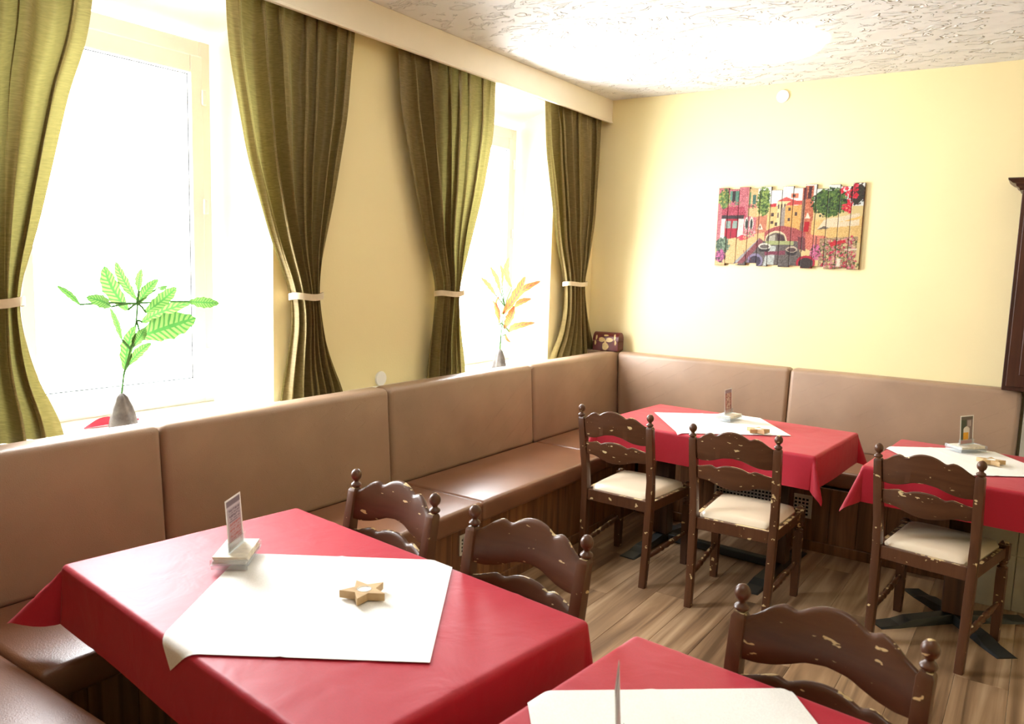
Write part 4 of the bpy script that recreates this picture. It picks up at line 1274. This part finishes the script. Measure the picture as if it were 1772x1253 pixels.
plant((212, 741), [(212, 678), (214, 650), (226, 605), (236, 555), (238, 525)],
      [((221, 537), (180, 453), 25), ((236, 518), (200, 448), 15), ((237, 528), (274, 480), 15), ((252, 541), (306, 491), 19), ((246, 558), (332, 514), 18),
       ((328, 522), (379, 523), 15), ((243, 582), (339, 547), 36), ((216, 640), (233, 560), 19), ((211, 588), (191, 531), 9), ((192, 531), (149, 509), 17),
       ((138, 527), (98, 491), 9), ((240, 503), (245, 464), 11), ((268, 502), (290, 492), 8), ((222, 632), (262, 590), 14), ((230, 600), (252, 566), 16)],
      M['leaf_green'], 'artificial plant with green veined leaves on a grey stone foot', 4, .052, .140)
plant((864, 638), [(864, 603), (866, 585), (869, 560), (873, 530)],
      [((867, 507), (848, 458), 12), ((868, 498), (865, 452), 9), ((886, 497), (881, 441), 15), ((870, 544), (910, 475), 17), ((888, 527), (937, 477), 12),
       ((891, 531), (920, 513), 9), ((863, 562), (852, 514), 10), ((873, 569), (890, 528), 19), ((881, 574), (927, 550), 10), ((858, 511), (832, 478), 10), ((875, 579), (884, 591), 6), ((866, 560), (868, 500), 10)],
      M['leaf_orange'], 'artificial plant with orange and yellow leaves on a grey stone foot', 9, .050, .130)

# red curved strip lying on the sill behind the green plant's foot
bm = BM(); a, b_ = on_x(144, 729, -3.11), on_x(240, 716, -3.11)
rows = []
for j in range(15):
    v = j / 14; w = .022 * math.sin(PI * min(1, v * .9 + .08)) + .001
    c = a.lerp(b_, v); h = .034 * math.sin(PI * min(1, v * 1.3)) if v < .77 else .008
    rows.append([bm.verts.new((c.x - w, c.y, SILL + .002 + h * .2)), bm.verts.new((c.x, c.y, SILL + .004 + h)), bm.verts.new((c.x + w, c.y, SILL + .002 + h * .2))])
for p, q_ in zip(rows, rows[1:]):
    for k in range(2): bm.faces.new((p[k], p[k + 1], q_[k + 1], q_[k]))
o = obj('fabric_leaf', bm, M['red_paper'], None, True)
tag(o, 'red leaf-shaped scrap lying on the sill behind the green plant', 'decoration')


# ================================================================== SMALL THINGS ON THE WALLS AND LEDGE
def disc_cover(name, loc, axis, r_, label, cat):
    bm = BM(); lathe(bm, [(0, 0), (r_, 0), (r_, .006), (r_ * .95, .010), (r_ * .6, .0125), (0, .013)], 0, 0, 32)
    bm.transform(Matrix.Rotation(PI / 2, 4, 'Y') if axis == 'x' else Matrix.Rotation(PI / 2, 4, 'X'))
    o = obj(name, bm, M['plastic'], None, True); o.location = loc
    tag(o, label, cat)


p = on_x(658, 655, WX); disc_cover('junction_box_cover', p, 'x', .042, 'round white cover plate low on the window wall between the curtains', 'wall cover')
p = on_y(1355, 167, WY); disc_cover('junction_box_cover', p, 'y', .043, 'round white cover plate high on the cream wall above the picture', 'wall cover')

# small domed chest in the corner
cpos = Vector((-2.853, 5.560, BT + 0.001))
chest = thing('trinket_chest', 'small red domed chest with cream leaf ornaments in the bench corner', 'box', cpos, R(8))
M['chest'] = plain('oxblood_chest_paint', (0.09, 0.010, 0.012, 1), 0.3, 0.5, var=0.3, vscale=25)
M['gold'] = plain('cream_gold_ornament', (0.62, 0.46, 0.20, 1), 0.4, 0.5, var=0.15, vscale=60)
CW, CD, CH, CR = .105, .066, .075, .066
obj('chest_body', box(BM(), -CW, CW, -CD, CD, 0, CH, .003, 1), M['chest'], chest)
bm = BM(); rows = []
for k in range(13):
    a = PI * k / 12; rows.append([bm.verts.new((-CW, CD * math.cos(a), CH + .002 + CR * math.sin(a))), bm.verts.new((CW, CD * math.cos(a), CH + .002 + CR * math.sin(a)))])
for a, b_ in zip(rows, rows[1:]): bm.faces.new((a[0], a[1], b_[1], b_[0]))
bm.faces.new([r_[0] for r_ in rows]); bm.faces.new([r_[1] for r_ in rows]); bm.faces.new((rows[0][0], rows[0][1], rows[-1][1], rows[-1][0]))
lid = obj('chest_lid', bm, M['chest'], chest, True)


def ornament(cx, cz, rx, rz_, parent):
    """flat leaf ornament wrapped on the front of the chest"""
    bm = BM(); n = 18; c0 = None; vs = []

    def wrap(x, s):
        if s <= CH: return (x, -CD - .0018, s)
        a = (s - CH) / CR
        return (x, -(CD + .0018) * math.cos(a), CH + (CR + .0018) * math.sin(a) + .002)
    ctr = bm.verts.new(wrap(cx, cz))
    rg = [bm.verts.new(wrap(cx + rx * math.cos(2 * PI * k / n) * (1 + .12 * math.cos(6 * PI * k / n)), cz + rz_ * math.sin(2 * PI * k / n))) for k in range(n)]
    for k in range(n): bm.faces.new((ctr, rg[k], rg[(k + 1) % n]))
    obj('ornament', bm, M['gold'], parent, True)


for (x, z, a, b_) in ((0.0, .035, .026, .030), (-.030, .085, .026, .017), (.032, .085, .028, .016), (.074, .100, .007, .018), (.082, .065, .007, .018), (.070, .125, .007, .012), (-.075, .10, .007, .02), (-.082, .06, .007, .018), (0, .12, .02, .008)):
    ornament(x, z, a, b_, chest)
bm = BM(); box(bm, -.008, .008, -CD - .005, -CD - .001, CH - .012, CH + .008, .001, 1); obj('clasp', bm, M['gold'], chest)
# corner shelf that closes the gap behind the two back cushions
part('corner_shelf', box(BM(), -3.06, -2.877, 5.48, 5.648, SILL + .002, BT, .004, 1), M['back'][1], lb)

# tiled plinth right of the bench
pt = thing('tiled_plinth', 'low plinth clad in grey stone tiles at the bench end', 'plinth', (0.35, 5.0, 0))
X0, X1, Y0, Y1 = -0.215, 1.25, 4.56, 5.45
part('core', box(BM(), X0 + .008, X1 - .008, Y0 + .008, Y1, 0, .540), M['grout'], pt)
xs_ = [X0, 0.0 - .02, 0.38, 0.78, X1]; zs_ = [0.0, .285, .54]
for i in range(4):
    for j in range(2):
        part('tile', box(BM(), xs_[i] + .002, xs_[i + 1] - .002, Y0, Y0 + .01, zs_[j] + .002, zs_[j + 1] - .002, .001, 1), M['tile'], pt)
for j in range(2):
    for i, (a, b_) in enumerate(((Y0 + .011, 5.0), (5.0, Y1))):
        part('tile', box(BM(), X0, X0 + .01, a + .002, b_ - .002, zs_[j] + .002, zs_[j + 1] - .002, .001, 1), M['tile'], pt)
for i in range(4): part('tile', box(BM(), xs_[i] + .002, xs_[i + 1] - .002, Y0, Y1, .541, .552, .001, 1), M['tile'], pt)
us_ = [-0.07, 0.35, 0.80, X1]
part('core', box(BM(), us_[0] + .008, X1 - .008, 5.466, 5.64, .0, .985), M['grout'], pt)
for i in range(3): part('tile', box(BM(), us_[i] + .002, us_[i + 1] - .002, 5.456, 5.466, .555, .985, .001, 1), M['tile'], pt)

# dark wall cupboard with a crown
cb = thing('wall_cupboard', 'dark brown wooden cupboard with a stepped crown moulding on the back wall', 'cupboard', (0.2, 5.55, 1.004))
cl = on_y(1751, 500, 5.44).x
part('cupboard_body', box(BM(), cl, 0.62, 5.44, 5.648, 1.004, 2.16, .003, 1), M['dark_wood'], cb)
prof = [(0, 0), (.012, 0), (.016, .012), (.03, .022), (.034, .034), (.05, .040), (.072, .058), (.072, .066), (0, .066)]
bm = BM(); zc = 2.16
ringsL = []
for (e, z) in prof:
    ringsL.append([bm.verts.new(q_) for q_ in ((cl - e, 5.648, zc + z), (cl - e, 5.44 - e, zc + z), (0.62 + e, 5.44 - e, zc + z), (0.62 + e, 5.648, zc + z))])
for a, b_ in zip(ringsL, ringsL[1:]):
    for k in range(4): bm.faces.new((a[k], a[(k + 1) % 4], b_[(k + 1) % 4], b_[k]))
bm.faces.new(ringsL[0]); bm.faces.new(ringsL[-1])
part('crown_moulding', bm, M['dark_wood'], cb)
for a, b_ in ((cl + .02, .2), (.21, .60)):
    d = part('door', box(BM(), a, b_, 5.424, 5.4395, 1.03, 2.13, .003, 1), M['dark_wood'], cb)
    bm = BM(); box(bm, a + .06, b_ - .06, 5.416, 5.4235, 1.10, 2.06, .004, 1); bm.transform(Matrix.Translation(-Vector(cb.location))); obj('door_panel', bm, M['dark_wood'], d)
    kx = b_ - .03 if a < .1 else a + .03
    bm = BM(); lathe(bm, [(0, 0), (.006, 0), (.006, .01), (.012, .016), (.010, .024), (0, .026)], 0, 0, 14); bm.transform(Matrix.Translation(Vector((kx, 5.424, 1.5)) - Vector(cb.location)) @ Matrix.Rotation(PI / 2, 4, 'X')); obj('knob', bm, M['black'], d, True)

# ================================================================== CEILING LAMP
lamp_c = Vector((-1.43, 4.62, CZ))
cl_ = thing('ceiling_lamp', 'round white glowing dome lamp flush on the plaster ceiling', 'lamp', lamp_c)
bm = BM(); lathe(bm, [(0, 0), (.25, 0), (.25, -.012), (.245, -.016), (0, -.016)], 0, 0, 48); obj('lamp_base', bm, M['white'], cl_, True)
m, nt, b = new_mat('lamp_diffuser')
b.inputs['Base Color'].default_value = (.9, .88, .82, 1); b.inputs['Emission Color'].default_value = (1.0, .93, .80, 1); b.inputs['Emission Strength'].default_value = 3.6
bm = BM(); lathe(bm, [(.255, -.002), (.275, -.006), (.280, -.020), (.270, -.038), (.240, -.056), (.19, -.072), (.12, -.084), (.05, -.089), (0, -.09)], 0, 0, 48); obj('diffuser', bm, m, cl_, True)
# unseen copy of the lamp, added above the view to brighten the front tables
c2_ = dup(cl_); c2_.location = (-0.35, 1.15, CZ); c2_['label'] = 'unseen dome lamp added on the ceiling to brighten the front tables'
cl_['label'] = 'round white glowing dome lamp on the ceiling above the corner table'
for l_ in (cl_, c2_): l_['group'] = 'flush ceiling lamps'
